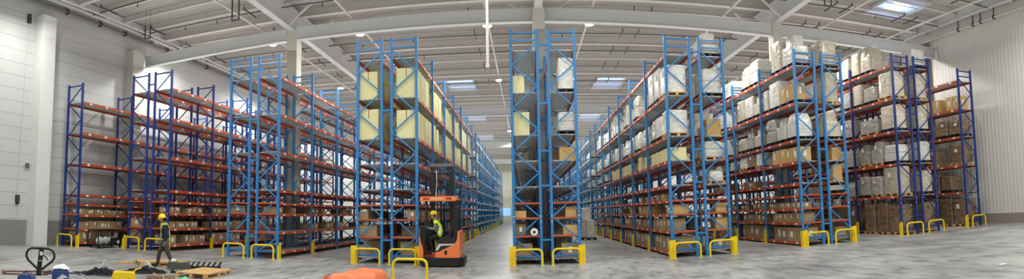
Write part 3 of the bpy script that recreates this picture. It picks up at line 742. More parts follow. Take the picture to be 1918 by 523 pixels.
run_cartons('G1', 2, [0, 1, 2], (.36, .55), (.24, .36), fill=.9); run_cartons('G1', 1, [0, 1, 2], (.45, .7), (.38, .46), fill=.9); run_cartons('G1', 0, [0, 1, 2], (.6, .85), (.58, .7), (.7, .85), fill=1.0, gap=(.02, .05))
load(G2, 8, 0, .7, 1.1, 1.3, 'film_beige', 0, 'blackplastic'); load(G2, 7, 0, .65, 1.0, 1.45, 'film_beige', 0, 'wood', .1, .8)
load(G2, 6, 0, .6, 1.0, 1.25, 'film_beige', 2); load(G2, 6, 0, 1.8, 1.0, 1.0, 'film_grey', 0); carton(G2, 5, 0, .5, .6, .5, .6, 'tan', .15); load(G2, 5, 0, 1.5, .9, .74, 'film_brown', 0)
carton(G2, 4, 0, .5, .6, .5, .75, 'tan', .15); load(G2, 3, 0, .6, .9, .36, 'film_grey', 0, x=.1); carton(G2, 2, 0, .5, .5, .4, .3, 'carton', .1)
carton(G2, 0, 0, .5, .6, .55, .5, 'tan', .15); run_loads('G2', 7, [1], FM, (1.0, 1.3)); run_loads('G2', 8, [1], FM, (.9, 1.2), fill=.6)
# eighth rack: pallets on the floor as well
WD = ('wood', 'wood', 'blackplastic')
H1 = ROWS['H1']
load(H1, 4, 0, 2.25, 1.1, 1.45, 'film_beige', 1); load(H1, 4, 0, 3.24, .74, 1.3, 'film_beige', 0); run_loads('H1', 4, [1], FM, (1.0, 1.3), fill=.7)
load(H1, 3, 0, .72, 1.2, 1.35, 'film_beige', 0, 'wood'); load(H1, 3, 0, 2.1, 1.1, .85, 'film_grey', 0, 'blackplastic'); load(H1, 3, 0, 3.2, .8, 1.2, 'film_beige', 0)
run_loads('H1', 3, [1, 2], FM, (.8, 1.2), fill=.9)
load(H1, 2, 0, .7, 1.15, 1.3, 'film_beige', 0, 'blueplastic'); load(H1, 2, 0, 2.4, 1.6, .8, 'film_grey', 0, 'wood'); run_loads('H1', 2, [1, 2], FM, (.7, 1.2), pals=WD)
load(H1, 1, 0, .65, 1.05, .95, 'film_white', 3); load(H1, 1, 0, 1.8, 1.0, 1.25, 'film_grey', 2, 'wood'); load(H1, 1, 0, 2.9, 1.0, 1.2, 'film_grey', 2, 'wood'); run_loads('H1', 1, [1, 2], FM + ['film_brown'], (1.0, 1.3), pals=WD)
load(H1, 0, 0, .75, 1.25, 1.45, 'film_beige', 0, 'wood'); load(H1, 0, 0, 1.95, .95, 1.05, 'film_grey', 0, 'wood'); load(H1, 0, 0, 3.0, 1.0, 1.1, 'film_grey', 0); run_loads('H1', 0, [1, 2], ['film_grey', 'film_brown'], (.9, 1.35), pals=WD)
run_loads('H1', -1, [0, 1, 2], ['film_brown'], (1.45, 1.6), (.95, 1.1), 1.0, ('wood',))
for li, h, k in ((4, 1.0, 'film_white'), (3, 1.35, 'film_beige'), (2, 1.3, 'film_beige'), (1, 1.1, 'film_white'), (0, 1.2, 'film_beige'), (-1, 1.5, 'film_brown')):
    load(ROWS['H2'], li, 0, .65, 1.0, h, k, 0, 'wood' if li in (3, -1) else 'blackplastic'); load(ROWS['H2'], li, 0, 1.8, 1.0, h * .9, 'film_brown' if li == -1 else 'film_grey', 0, 'wood')
# ninth rack at the right wall
I = ROWS['I']
run_cartons('I', 3, [0], (.4, .55), (.7, .8), (.6, .8), 'tan', .9); run_loads('I', 3, [1], FM, (.9, 1.2))
run_loads('I', 2, [0, 1], ['film_brown'], (.8, 1.0), pals=('blackplastic',)); run_loads('I', 1, [0, 1], ['film_brown'], (1.0, 1.3), pals=('wood',)); run_loads('I', 0, [0, 1], ['film_brown'], (.7, 1.25), pals=('wood', 'blackplastic'))
run_loads('I', -1, [0, 1], ['film_brown'], (1.5, 1.65), pals=('wood',))
# a few loads at the head of the distant racks
for nm, side in (('F1', -1), ('D2', 1)):
    r = ROWS[nm]
    for li in (5, 6, 7):
        for i in range(3):
            h = random.uniform(.5, .66); k = random.choice(FW) if nm == 'F1' else 'film_beige'
            o = put('wrapped_pallet_load', None, None, (r['X'] + side * .02, Y2 + .7 + i * 1.15, r['lv'][li] + .003))
            tag(o, 'distant wrapped load past the cross aisle, %s along, %s shelf, %s rack' % (ORD[i], ORD[li], ORD[r['k']]), 'pallet load', 'distant wrapped loads')
            put('wrapped_goods', random.choice(BODY[k][:2]), o, (0, 0, .142), 0, (.9, 1, h)); put('pallet', PAL['blackplastic'], o, (0, 0, 0), 0, (.9, 1, 1))

# ---------------------------------------------------------------- guards
def hoop(w, h, r=0.04, c=0.17):
    pts = [(-w / 2, 0, 0), (-w / 2, 0, h - c)]
    for k in range(1, 7): a = PI - k * PI / 12; pts.append((-w / 2 + c + c * math.cos(a), 0, h - c + c * math.sin(a)))
    for k in range(0, 7): a = PI / 2 - k * PI / 12; pts.append((w / 2 - c + c * math.cos(a), 0, h - c + c * math.sin(a)))
    pts.append((w / 2, 0, 0))
    b = MB(); b.tube(pts, r, 10); return b
HOOP = hoop(1.02, 0.58).mesh('hoop_guard', M['yellow'])
fp = MB(); fp.box(-.07, .07, -.07, .07, 0, .012)
FOOT = fp.mesh('foot_plate', M['yellow'])
def guard(x, y, label, sx=1.0):
    o = put('hoop_guard', HOOP, None, (x, y, 0), 0, (sx, 1, 1)); tag(o, label, 'guard', 'yellow hoop guards'); [put('foot_plate', FOOT, o, (q * .51, 0, 0)) for q in (-1, 1)]
for n, r in ROWS.items():
    guard(r['X'] + (0.05 if n in 'A' else 0), r['Y'] - 0.4, 'yellow tubular hoop guard at front end, ' + rowphrase(r))
guard(-3.45, 16.15, 'nearest yellow hoop guard standing alone before the fourth rack')
def corner(w, d, h, side, bev):
    """U shaped upright protector open towards the rack, slanted top"""
    b = MB(); t = 0.012
    b.prism([(-w / 2, 0), (w / 2, 0), (w / 2, h), (-w / 2, h - bev)], -d, -d + t)
    b.box(-w / 2, -w / 2 + t, -d, 0, 0, h - bev); b.box(w / 2 - t, w / 2, -d, 0, 0, h)
    b.box(-w / 2 - .03, w / 2 + .03, -d - .02, 0, 0, .012)
    return b.mesh('upright_protector', M['yellow'])
PSMALL = corner(0.16, 0.1, 0.66, 1, 0.1); PBIG = corner(0.24, 0.2, 0.7, 1, 0.02)
BOLT = MB()
BOLT.lathe([(.015, 0.012), (.015, .03), (.004, .032)], 8)
BOLTM = BOLT.mesh('anchor_bolt', M['steel'])
def protect(me, x, y, rz, label):
    o = put('upright_protector', me, None, (x, y, 0), rz); tag(o, label, 'protector', 'yellow upright protectors'); [put('anchor_bolt', BOLTM, o, (q, -.07, 0)) for q in (-.06, .06)]
for n, nf in (('A', 2), ('B2', 3), ('C2', 2), ('D1', 1), ('D2', 7), ('E1', 1), ('E2', 1), ('F1', 7), ('F2', 1), ('G1', 4), ('G2', 1), ('H1', 3), ('I', 2), ('B1', 2)):
    r = ROWS[n]; s = r['side']
    for i in range(nf):
        if i == 0 and n[0] in 'DEFG': protect(PBIG, r['X'] + s * .56, r['Y'] - .085, 0, 'broad yellow corner protector at front end, ' + rowphrase(r))
        else: protect(PSMALL, r['X'] + s * .58, r['Y'] + i * P - (0.05 if i else .08), s * PI / 2, 'slim yellow upright protector, %s upright, %s' % (ORD[i], rowphrase(r)))
for n in ('D2', 'F1'):
    r = ROWS[n]
    for i in range(10): protect(PSMALL, r['X'] + r['side'] * .58, Y2 + i * P - .05, r['side'] * PI / 2, 'distant yellow protector past the cross aisle, %s upright, %s rack' % (ORD[i], ORD[r['k']]))
    guard(r['X'], Y2 - .4, 'distant yellow hoop guard past the cross aisle, %s rack' % ORD[r['k']])

# ---------------------------------------------------------------- people
def skinned(joints, edges, name):
    """one continuous body surface grown over a joint graph; returns a plain mesh"""
    joints = {k: v for k, v in joints.items() if k not in ('head', 'crown', 'face', 'nose')}
    names = list(joints); idx = {n: i for i, n in enumerate(names)}
    me = bpy.data.meshes.new(name); me.from_pydata([joints[n][0] for n in names], [(idx[a], idx[b]) for a, b in edges], [])
    o = bpy.data.objects.new(name, me); COL.objects.link(o)
    o.modifiers.new('skin', 'SKIN'); sub = o.modifiers.new('sub', 'SUBSURF'); sub.levels = 2; sub.render_levels = 2
    sv = me.skin_vertices[0].data
    for i, n in enumerate(names): r = joints[n][1]; sv[i].radius = r if isinstance(r, tuple) else (r, r); sv[i].use_root = (i == 0)
    dg = bpy.context.evaluated_depsgraph_get(); ev = o.evaluated_get(dg); out = bpy.data.meshes.new_from_object(ev)
    bpy.data.objects.remove(o); bpy.data.meshes.remove(me); out.name = name
    return out

def add_head(me, hc):
    """shape a head with brow, nose, mouth and chin and join it to the body mesh"""
    import bmesh
    bm = bmesh.new(); bm.from_mesh(me); nu, nv = 36, 30; rows = []
    G_ = lambda v, s_: math.exp(-(v / s_) ** 2)
    for j in range(nv + 1):
        ph = -PI / 2 + PI * j / nv; row = []
        for i in range(nu):
            th = 2 * PI * i / nu; x = .1 * math.cos(ph) * math.cos(th); y = .078 * math.cos(ph) * math.sin(th); z = .122 * math.sin(ph)
            if z < -.03: k = 1 - .32 * min(1, (-z - .03) / .09); y *= k
            if x > 0:
                x += .032 * G_(y, .015) * G_(z + .014, .02) + .02 * G_(y, .034) * G_(z + .092, .03) + .007 * G_(abs(y) - .03, .024) * G_(z - .038, .012)
                x -= .01 * G_(abs(y) - .034, .014) * G_(z - .016, .013) + .006 * G_(y, .024) * G_(z + .054, .006)
                x -= -.005 * G_(y, .024) * G_(z + .045, .008)
            row.append(bm.verts.new(hc + Vector((x, y, z))))
        rows.append(row)
    for j in range(nv):
        for i in range(nu):
            try: bm.faces.new((rows[j][i], rows[j][(i + 1) % nu], rows[j + 1][(i + 1) % nu], rows[j + 1][i]))
            except ValueError: pass
    bmesh.ops.remove_doubles(bm, verts=rows[0] + rows[-1], dist=1e-5)
    bm.to_mesh(me); bm.free(); me.update()

def person(label, origin, rz, J, mats, region_of, group=None, vest=None, seat=False):
    """J: joint -> ((forward, left, up), radius). mats: region -> material"""
    E_ = [('pelvis', 'spine'), ('spine', 'chest'), ('chest', 'neck'), ('neck', 'skull')]
    hc = Vector(J['head'][0]); J['skull'] = (tuple(hc + Vector((-.025, 0, -.055))), .056)
    for s in 'LR':
        E_ += [('pelvis', 'hip' + s), ('hip' + s, 'knee' + s), ('knee' + s, 'ankle' + s), ('ankle' + s, 'toe' + s),
               ('chest', 'shoulder' + s), ('shoulder' + s, 'elbow' + s), ('elbow' + s, 'wrist' + s), ('wrist' + s, 'palm' + s)]
    # fingers: five short chains rooted in the palm
    for s in 'LR':
        w = Vector(J['wrist' + s][0]); p = Vector(J['palm' + s][0]); d = (p - w).normalized(); side = Vector((1, 0, 0)) if abs(d.x) < 0.8 else Vector((0, 0, 1))
        side = (side - d * side.dot(d)).normalized(); nrm = d.cross(side) * (1 if s == 'L' else -1)
        for k, (off, ln) in enumerate(((-.024, .07), (-.008, .08), (.008, .075), (.024, .058))):
            a = p + side * off + d * .025; c = a + d * ln * .6 - nrm * .012; e = c + d * ln * .4 - nrm * .03
            J['f%d%s' % (k, s)] = (tuple(a), .0095); J['g%d%s' % (k, s)] = (tuple(c), .0085); J['h%d%s' % (k, s)] = (tuple(e), .0075)
            E_ += [('palm' + s, 'f%d%s' % (k, s)), ('f%d%s' % (k, s), 'g%d%s' % (k, s)), ('g%d%s' % (k, s), 'h%d%s' % (k, s))]
        a = w + d * .035 - side * .04; c = a + d * .045 - side * .02 - nrm * .015
        J['t0' + s] = (tuple(a), .012); J['t1' + s] = (tuple(c), .009); E_ += [('palm' + s, 't0' + s), ('t0' + s, 't1' + s)]
    me = skinned(J, E_, 'person'); add_head(me, hc)
    regs = list(dict.fromkeys(mats.values())); 
    for m in regs: me.materials.append(M[m])
    segs = [(Vector(J[a][0]), Vector(J[b][0]), a, b) for a, b in E_]
    def near(c):
        best = None
        for p, q, a, b2 in segs:
            t = max(0, min(1, (c - p).dot(q - p) / max((q - p).length_squared, 1e-9))); dd = (c - (p + (q - p) * t)).length
            if best is None or dd < best[0]: best = (dd, a, b2, t)
        return best
    vf = []
    for pl in me.polygons:
        c = pl.center.copy(); _, a, b2, t = near(c); reg = region_of(a, b2, t, c)
        pl.material_index = regs.index(mats[reg]); pl.use_smooth = True
        if vest and vest(a, b2, t, c): vf.append(pl.index)
    o = put('person', me, None, origin, rz); tag(o, label, 'person', group)
    if vf:
        # the vest follows the torso a little outside it
        vm = MB(); ids = sorted({v for f in vf for v in me.polygons[f].vertices}); mp = {v: i for i, v in enumerate(ids)}
        vs = [me.vertices[v].co + me.vertices[v].normal * 0.014 for v in ids]
        vm.add(vs, [[mp[v] for v in me.polygons[f].vertices] for f in vf], 0, True)
        for i, f in enumerate(vf):
            c = me.polygons[f].center
            if reflect_band(J, c): vm.m[i] = 1
        vo = vm.build('safety_vest', [M['hivis' if seat else 'hivisdull'], M['reflect']], o)
        so = vo.modifiers.new('thickness', 'SOLIDIFY'); so.thickness = 0.012; so.offset = 1
    return o
def reflect_band(J, c):
    zc, zp = J['chest'][0][2], J['pelvis'][0][2]
    t = (c.z - zp) / (zc - zp)
    return 0.18 < t < 0.32 or 0.62 < t < 0.74

def headwear(o, J, tilt, helmet=True):
    h = Vector(J['head'][0]); b = MB()
    prof = [(0.135, 0.0), (0.134, 0.03), (0.122, 0.075), (0.098, 0.112), (0.06, 0.135), (0.012, 0.145)]
    b.lathe(prof, 24)
    # brim, longest at the front
    n = 24; vs = []
    for k in range(n):
        a = 2 * PI * k / n; f = max(0, math.cos(a)) ** 2
        vs.append((0.128 * math.cos(a), 0.128 * math.sin(a), 0.004)); vs.append(((0.142 + 0.062 * f) * math.cos(a), (0.142 + 0.02 * f) * math.sin(a), -0.012 * f - 0.002))
    b.add(vs, [(2 * k, 2 * k + 1, (2 * k + 3) % (2 * n), (2 * k + 2) % (2 * n)) for k in range(n)], 0, True)
    for yy in (-0.04, 0, 0.04): b.tube([(-0.1, yy, 0.095), (-0.04, yy, 0.138), (0.03, yy, 0.14), (0.1, yy, 0.1)], 0.008, 6)
    e = b.build('hard_hat', M['helmet'], o, h + Vector((-0.005, 0, 0.05))); e.rotation_euler = (0, tilt, 0)
    for s in (-1, 1):
        q = MB(); q.lathe([(0.001, -.011), (.009, -.007), (.012, 0), (.009, .007), (.001, .011)], 10); q.build('eye', M['eye'], o, h + Vector((0.082, s * 0.034, 0.016)))
        q = MB(); q.lathe([(0.004, -.032), (.014, -.02), (.017, .01), (.012, .03), (.003, .034)], 10); q.build('ear', M['skin'], o, h + Vector((-0.01, s * 0.08, -0.005)))

def cloth_region(a, b, t, c):
    if a[:4] == 'palm' or a[0] in 'fght' and a[1:2] in '0123' or b[:4] == 'palm' and t > .2: return 'hand'
    if a in ('neck',) and t > .2 or a == 'skull' or b == 'skull' and t > .95: return 'head'
    if b[:3] == 'toe' or (b[:5] == 'ankle' and t > .86): return 'shoe'
    if b[:3] == 'hip' or b[:4] == 'knee' or b[:5] == 'ankle' or a == 'pelvis' and t < .3: return 'leg'
    if a[:8] == 'shoulder' or a[:5] == 'elbow': return 'arm'
    return 'torso'

# the worker walking past the pallets, side on, looking down
JW = {'pelvis': ((0, 0, .96), (.155, .14)), 'spine': ((.0, 0, 1.14), (.165, .15)), 'chest': ((.035, 0, 1.33), (.175, .15)), 'neck': ((.075, 0, 1.49), .06),
      'head': ((.13, 0, 1.615), (.1, .1)), 'crown': ((.13, 0, 1.70), .07), 'face': ((.175, 0, 1.575), (.075, .068)), 'nose': ((.272, 0, 1.595), .02)}
for s, k in (('L', 1), ('R', -1)):
    fr = s == 'R'
    JW['hip' + s] = ((0.0, k * .1, .9), .125)
    JW['knee' + s] = ((.19, k * .1, .5), .085) if fr else ((-.1, k * .1, .5), .085)
    JW['ankle' + s] = ((.24, k * .1, .1), .062) if fr else ((-.29, k * .1, .12), .062)
    JW['toe' + s] = ((.42, k * .12, .042), .042) if fr else ((-.12, k * .12, .042), .042)
    JW['shoulder' + s] = ((.03, k * .2, 1.42), .078)
    JW['elbow' + s] = ((-.02, k * .255, 1.14), .06) if s == 'L' else ((-.06, k * .25, 1.15), .06)
    JW['wrist' + s] = ((.02, k * .26, .9), .043) if s == 'L' else ((.1, k * .24, .95), .043)
    JW['palm' + s] = ((.035, k * .26, .83), .04) if s == 'L' else ((.16, k * .24, .9), .04)
def vest_w(a, b, t, c):
    if a[:8] == 'shoulder' or a[:5] == 'elbow' or a[:5] == 'wrist' or a[:4] in ('palm', 'neck', 'head', 'face') or a[0] in 'fght' and a[1:2].isdigit(): return False
    if c.z > 1.475 or c.z < .95: return False
    return not (abs(c.y) > .19 and c.z < 1.38)
hw = math.atan2(-.6, -.8)
W1 = person('worker in yellow helmet and hi vis vest walking past the wooden pallet', (-11.43, 15.04, 0), hw, JW,
            {'torso': 'navy', 'arm': 'navy', 'leg': 'greycloth', 'shoe': 'shoe', 'hand': 'glove', 'head': 'skin'}, cloth_region, None, vest_w)
headwear(W1, JW, 0.14)
def beard(o, J):
    h = Vector(J['head'][0]); b = MB(); n = 12
    prof = [(.02, -.1), (.07, -.085), (.088, -.07), (.09, -.05)]
    vs = []; fs = []
    for r_, z_ in prof:
        for k in range(n):
            a = -1.5 + 3.0 * k / (n - 1); vs.append((r_ * math.cos(a) * 1.12 + .012, r_ * math.sin(a) * .72, z_))
    for i in range(3):
        for k in range(n - 1): fs.append((i * n + k, i * n + k + 1, (i + 1) * n + k + 1, (i + 1) * n + k))
    b.add(vs, fs, 0, True); b.build('beard', M['hair'], o, h + Vector((0.01, 0, -0.01)))
    b = MB(); vs = []; fs = []
    for r_, z_ in ((.092, -.07), (.099, -.03), (.102, .02), (.1, .05)):
        for k in range(n):
            a = PI - 1.35 + 2.7 * k / (n - 1); vs.append((r_ * math.cos(a), r_ * math.sin(a) * .82, z_))
    for i in range(3):
        for k in range(n - 1): fs.append((i * n + k, i * n + k + 1, (i + 1) * n + k + 1, (i + 1) * n + k))
    b.add(vs, fs, 0, True); b.build('hair', M['hair'], o, h)
beard(W1, JW)

# the truck driver, seated facing left
JD = {'pelvis': ((0, 0, 1.13), (.155, .14)), 'spine': ((.04, 0, 1.3), (.16, .145)), 'chest': ((.12, 0, 1.5), (.17, .145)), 'neck': ((.2, 0, 1.68), .058),
      'head': ((.27, 0, 1.84), (.1, .1)), 'crown': ((.27, 0, 1.93), .07), 'face': ((.315, 0, 1.80), (.075, .068)), 'nose': ((.412, 0, 1.82), .02)}
for s, k in (('L', 1), ('R', -1)):
    JD['hip' + s] = ((.06, k * .1, 1.11), .12); JD['knee' + s] = ((.42, k * .13, 1.0), .085)
    JD['ankle' + s] = ((.27, k * .13, .57), .056); JD['toe' + s] = ((.43, k * .14, .475), .042)
    JD['shoulder' + s] = ((.15, k * .195, 1.6), .068); JD['elbow' + s] = ((.2, k * .25, 1.34), .052)
    JD['wrist' + s] = ((.38, k * .2, 1.38), .04); JD['palm' + s] = ((.45, k * .17, 1.41), .036)
def vest_d(a, b, t, c):
    if a[:5] == 'elbow' or a[:5] == 'wrist' or a[:4] in ('palm', 'head', 'face') or a[0] in 'fght' and a[1:2].isdigit(): return False
    if b[:4] == 'knee' or b[:5] == 'ankle' or b[:3] == 'toe': return False
    if a[:8] == 'shoulder': return t < .18
    return 1.04 < c.z < 1.67
D1P = person('driver in yellow helmet and hi vis vest seated in the orange truck', (-3.16, 20.28, 0), PI, JD,
             {'torso': 'camo', 'arm': 'camo', 'leg': 'blackcloth', 'shoe': 'shoe', 'hand': 'glove', 'head': 'skin'}, cloth_region, None, vest_d, True)
headwear(D1P, JD, 0.08)
def hair_back(o, J):
    h = Vector(J['head'][0]); b = MB(); vs = []; fs = []; n = 12
    for r_, z_ in ((.088, -.06), (.097, -.02), (.1, .03), (.098, .05)):
        for k in range(n):
            a = PI - 1.3 + 2.6 * k / (n - 1); vs.append((r_ * math.cos(a), r_ * math.sin(a) * .82, z_))
    for i in range(3):
        for k in range(n - 1): fs.append((i * n + k, i * n + k + 1, (i + 1) * n + k + 1, (i + 1) * n + k))
    b.add(vs, fs, 0, True); b.build('hair', M['hair'], o, h)
hair_back(D1P, JD)

# ---------------------------------------------------------------- reach truck
T = thing('reach_truck', 'orange and black reach truck with tall mast, parked beside the fourth rack', 'forklift', (-3.88, 19.75, 0))
def tp_(name, fn, m): b = MB(); fn(b); return b.build(name, m if isinstance(m, list) else M[m], T)
tp_('chassis', lambda b: (b.prism([(0.0, .14), (.12, 0), (1.42, 0), (1.6, .3), (1.6, 1.25), (0, 1.25)], .06, .34, axis='z'), b.prism([(0.06, .18), (.16, .05), (1.38, .05), (1.52, .3), (1.52, 1.2), (.06, 1.2)], .03, .06, axis='z')), 'black')
tp_('rear_panel', lambda b: b.prism([(.76, .34), (1.47, .34), (1.48, .9), (1.475, 1.26), (1.44, 1.31), (1.41, 1.27), (1.395, 1.03), (1.36, .93), (1.27, .81), (1.0, .69), (.76, .575)], .02, 1.15), 'forkorange')
tp_('hand_hole', lambda b: b.box(.93, 1.02, .005, .03, .46, .6), 'black')
tp_('step_panel', lambda b: (b.box(.14, .5, .3, 1.1, .34, .42), b.box(.44, .62, .12, 1.1, .34, .53)), 'forkdark')
tp_('step_block', lambda b: b.prism([(.58, .34), (.76, .34), (.76, .57), (.6, .53)], .04, 1.1), 'forkorange')
tp_('side_pillar', lambda b: b.prism([(0, .34), (.14, .34), (.15, .55), (.12, .74), (.05, .9), (.03, 1.12), (0, 1.12)], .02, 1.15), 'forkorange')
tp_('console', lambda b: b.prism([(.05, .9), (.13, .72), (.3, .5), (.36, 1.2), (.3, 1.5), (.2, 1.68), (.05, 1.7)], .82, 1.15), 'blackplastic')
tp_('front_shroud', lambda b: b.prism([(.05, .42), (.17, .42), (.19, .9), (.2, 1.42), (.06, 1.45), (.05, .95)], .12, .3), 'rubber')
tp_('side_cover', lambda b: b.prism([(.6, .55), (.76, .58), (1.0, .7), (1.27, .82), (1.36, .94), (1.38, 1.05), (.85, 1.06), (.68, .98)], .04, 1.12), 'blackplastic')
tp_('trim_stripe', lambda b: b.prism([(.59, .6), (.69, .6), (.79, .765), (1.27, .79), (1.28, .84), (.72, .835)], .018, .045), 'forkgrey')
st = tp_('seat', lambda b: (b.box(.5, 1.0, .3, .82, .9, .985), b.box(.62, 1.1, .25, .86, .8, .9)), 'rubber')
b = MB(); b.prism([(.98, 1.0), (1.1, 1.0), (1.3, 1.7), (1.24, 1.82), (1.16, 1.72)], .3, .82); b.build('backrest', M['rubber'], st)
tp_('armrest', lambda b: b.box(.72, 1.1, .84, .92, 1.2, 1.26), 'blackplastic')
og = tp_('overhead_guard', lambda b: (b.prism([(.03, 2.37), (1.34, 2.37), (1.42, 2.43), (1.4, 2.5), (1.3, 2.55), (.06, 2.55)], 0, .07), b.box(.03, .1, .07, 1.25, 2.4, 2.5), b.box(1.3, 1.37, .07, 1.25, 2.4, 2.5), b.box(.03, 1.37, 1.2, 1.27, 2.4, 2.5)), 'forkorange')
for i in range(7):
    b = MB(); b.box(.19 + i * .16, .22 + i * .16, .07, 1.2, 2.42, 2.47); b.build('roof_bar', M['black'], og)
for x in (.17, 1.02):
    b = MB(); b.box(x, x + .2, -.004, .0, 2.42, 2.5); b.build('marking_plate', M['forkdark'], og)
for x, w in ((.46, .06), (.54, .05), (.61, .07), (.7, .05), (.77, .06), (.85, .05)):
    b = MB(); b.box(x, x + w, -.004, 0, 2.435, 2.485); b.build('lettering', M['tan'] if False else M['cream'], og)
for x in (.08, 1.23):
    b = MB(); b.box(x, x + .04, -.004, 0, 2.44, 2.48); b.build('marker_lamp', M['sticker'], og)
for x0, x1, y0, y1, z0 in ((1.27, 1.41, .03, .14, 1.0), (1.3, 1.38, 1.15, 1.25, .34), (.05, .11, 1.15, 1.25, .34), (.04, .08, .03, .09, 1.1)):
    tp_('guard_post', lambda b: b.box(x0, x1, y0, y1, z0, 2.4), 'black')
tp_('work_lamp', lambda b: b.lathe([(.05, 0), (.07, .04), (.07, .1)], 12, c=(1.16, 1.1, 1.62)), 'sticker')
wh = MB(); wh.tube([(.27 + .13 * math.cos(a) * .6, .5 + .15 * math.sin(a), 1.46 + .13 * math.cos(a) * .5) for a in [2 * PI * k / 20 for k in range(20)]], .013, 8, closed=True); wh.tube([(.16, .62, 1.25), (.27, .5, 1.44)], .015, 8)
wh.build('steering_wheel', M['rubber'], T)
for y in (.72, .8, .88): tp_('control_lever', lambda b: (b.tube([(.32, y, 1.35), (.4, y, 1.52)], .009, 6), b.lathe([(.004, 0), (.018, .015), (.018, .035), (.004, .05)], 8, c=(.4, y, 1.5))), 'black')
for x in (.2, 1.28):
    b = MB(); b.tube([(x - .06, .42, .13), (x + .06, .42, .13)], .13, 18); b.build('drive_wheel', M['rubber'], T)
for x in (.19, .93):
    r_ = tp_('mast_rail', lambda b: (b.box(x, x + .15, 1.42, 1.46, .1, 3.76), b.box(x, x + .03, 1.46, 1.58, .1, 3.76), b.box(x + .12, x + .15, 1.46, 1.58, .1, 3.76), b.box(x + .04, x + .11, 1.5, 1.62, .15, 3.7)), 'black')
    b = MB(); b.box(x + .05, x + .08, 1.41, 1.42, 3.55, 3.59); b.build('bolt_head', M['steel'], r_)
tp_('mast_top_plate', lambda b: b.box(.17, 1.1, 1.4, 1.6, 3.74, 3.87), 'pipe')
for z0, z1 in ((3.42, 3.5), (2.84, 3.0), (2.0, 2.12), (1.1, 1.25)): tp_('mast_crossbar', lambda b: b.box(.3, .98, 1.44, 1.5, z0, z1), 'black')
tp_('hydraulic_hose', lambda b: b.tube([(.44, 1.4, 3.62), (.44, 1.4, 3.2), (.46, 1.4, 3.05), (.42, 1.4, 2.9), (.41, 1.4, 1.1)], .016, 8), 'forkgrey')
tp_('hydraulic_hose', lambda b: b.tube([(.84, 1.4, 3.6), (.84, 1.4, 2.4), (.82, 1.4, 1.2)], .012, 8), 'black')
for x in (.58, .7): tp_('lift_cylinder', lambda b: b.tube([(x, 1.55, .2), (x, 1.55, 2.3)], .035, 10), 'black')
tp_('fork_carriage', lambda b: (b.box(.25, 1.05, 1.66, 1.7, .5, .58), b.box(.25, 1.05, 1.66, 1.7, .15, .22), b.box(.3, .36, 1.62, 1.67, .15, .58), b.box(.94, 1.0, 1.62, 1.67, .15, .58)), 'black')
for x in (.38, .8): tp_('fork', lambda b: b.prism([(1.7, .6), (1.74, .6), (1.75, .13), (2.75, .1), (2.75, .085), (1.7, .085)], x, x + .11, axis='x'), 'black')
for x in (.08, 1.2):
    l_ = tp_('reach_leg', lambda b: b.box(x, x + .13, 1.2, 2.75, .08, .28), 'black')
    b = MB(); b.tube([(x + .01, 2.55, .1), (x + .12, 2.55, .1)], .1, 16); b.build('load_wheel', M['rubber'], l_)

# ---------------------------------------------------------------- pallet jack handle at lower left
J_ = thing('pallet_jack', 'black loop handle of a cream pallet jack standing at lower left', 'pallet jack', (-6.36, 5.34, 0), math.atan2(.763, .647))
def jp(name, fn, m): b = MB(); fn(b); return b.build(name, M[m], J_)
loop = [(-.14, 1.29), (0, 1.292), (.12, 1.288), (.17, 1.265), (.203, 1.215), (.205, 1.16), (.175, 1.105), (.1, 1.045), (.03, .985), (-.04, .985), (-.11, 1.05), (-.18, 1.11), (-.212, 1.165), (-.21, 1.22), (-.185, 1.265)]
jp('handle_loop', lambda b: b.tube([(x, 0, z) for x, z in loop], .0185, 10, closed=True), 'black')
hs_ = jp('handle_stem', lambda b: b.prism([(-.06, .87), (.01, .87), (.045, 1.28), (-.028, 1.28)], -.022, .022), 'black')
b = MB(); b.box(-.014, .03, -.026, -.022, 1.19, 1.245); b.build('paper_label', M['label'], hs_)
b = MB(); b.box(-.026, .02, -.026, -.022, 1.105, 1.118); b.build('paper_label', M['forkgrey'], hs_)
jp('release_lever', lambda b: b.tube([(.03, 0, 1.2), (.07, -.01, 1.17), (.1, -.012, 1.14), (.108, -.012, 1.12)], .009, 8), 'black')
jp('draw_bar', lambda b: b.tube([(-.025, 0, .89), (-.035, .02, .3)], .036, 14), 'cream_paint')
jp('pump_body', lambda b: (b.cbox((-.035, .06, .3), (.16, .14, .26)), b.lathe([(.05, 0), (.05, .2)], 14, c=(-.035, .12, .15))), 'cream_paint')
for x in (-.09, .02): jp('steer_wheel', lambda b: b.tube([(x - .03, .03, .09), (x + .03, .03, .09)], .09, 16), 'rubber')
for x in (-.25, .18):
    f_ = jp('fork', lambda b: b.prism([(.15, .1), (.15, .16), (1.25, .12), (1.3, .08), (.2, .06)], x - .08, x + .08, axis='x'), 'cream_paint')
    b = MB(); b.tube([(x - .05, 1.15, .045), (x + .05, 1.15, .045)], .042, 12); b.build('load_roller', M['rubber'], f_)
jp('crosspiece', lambda b: b.box(-.33, .26, .13, .22, .06, .2), 'cream_paint')

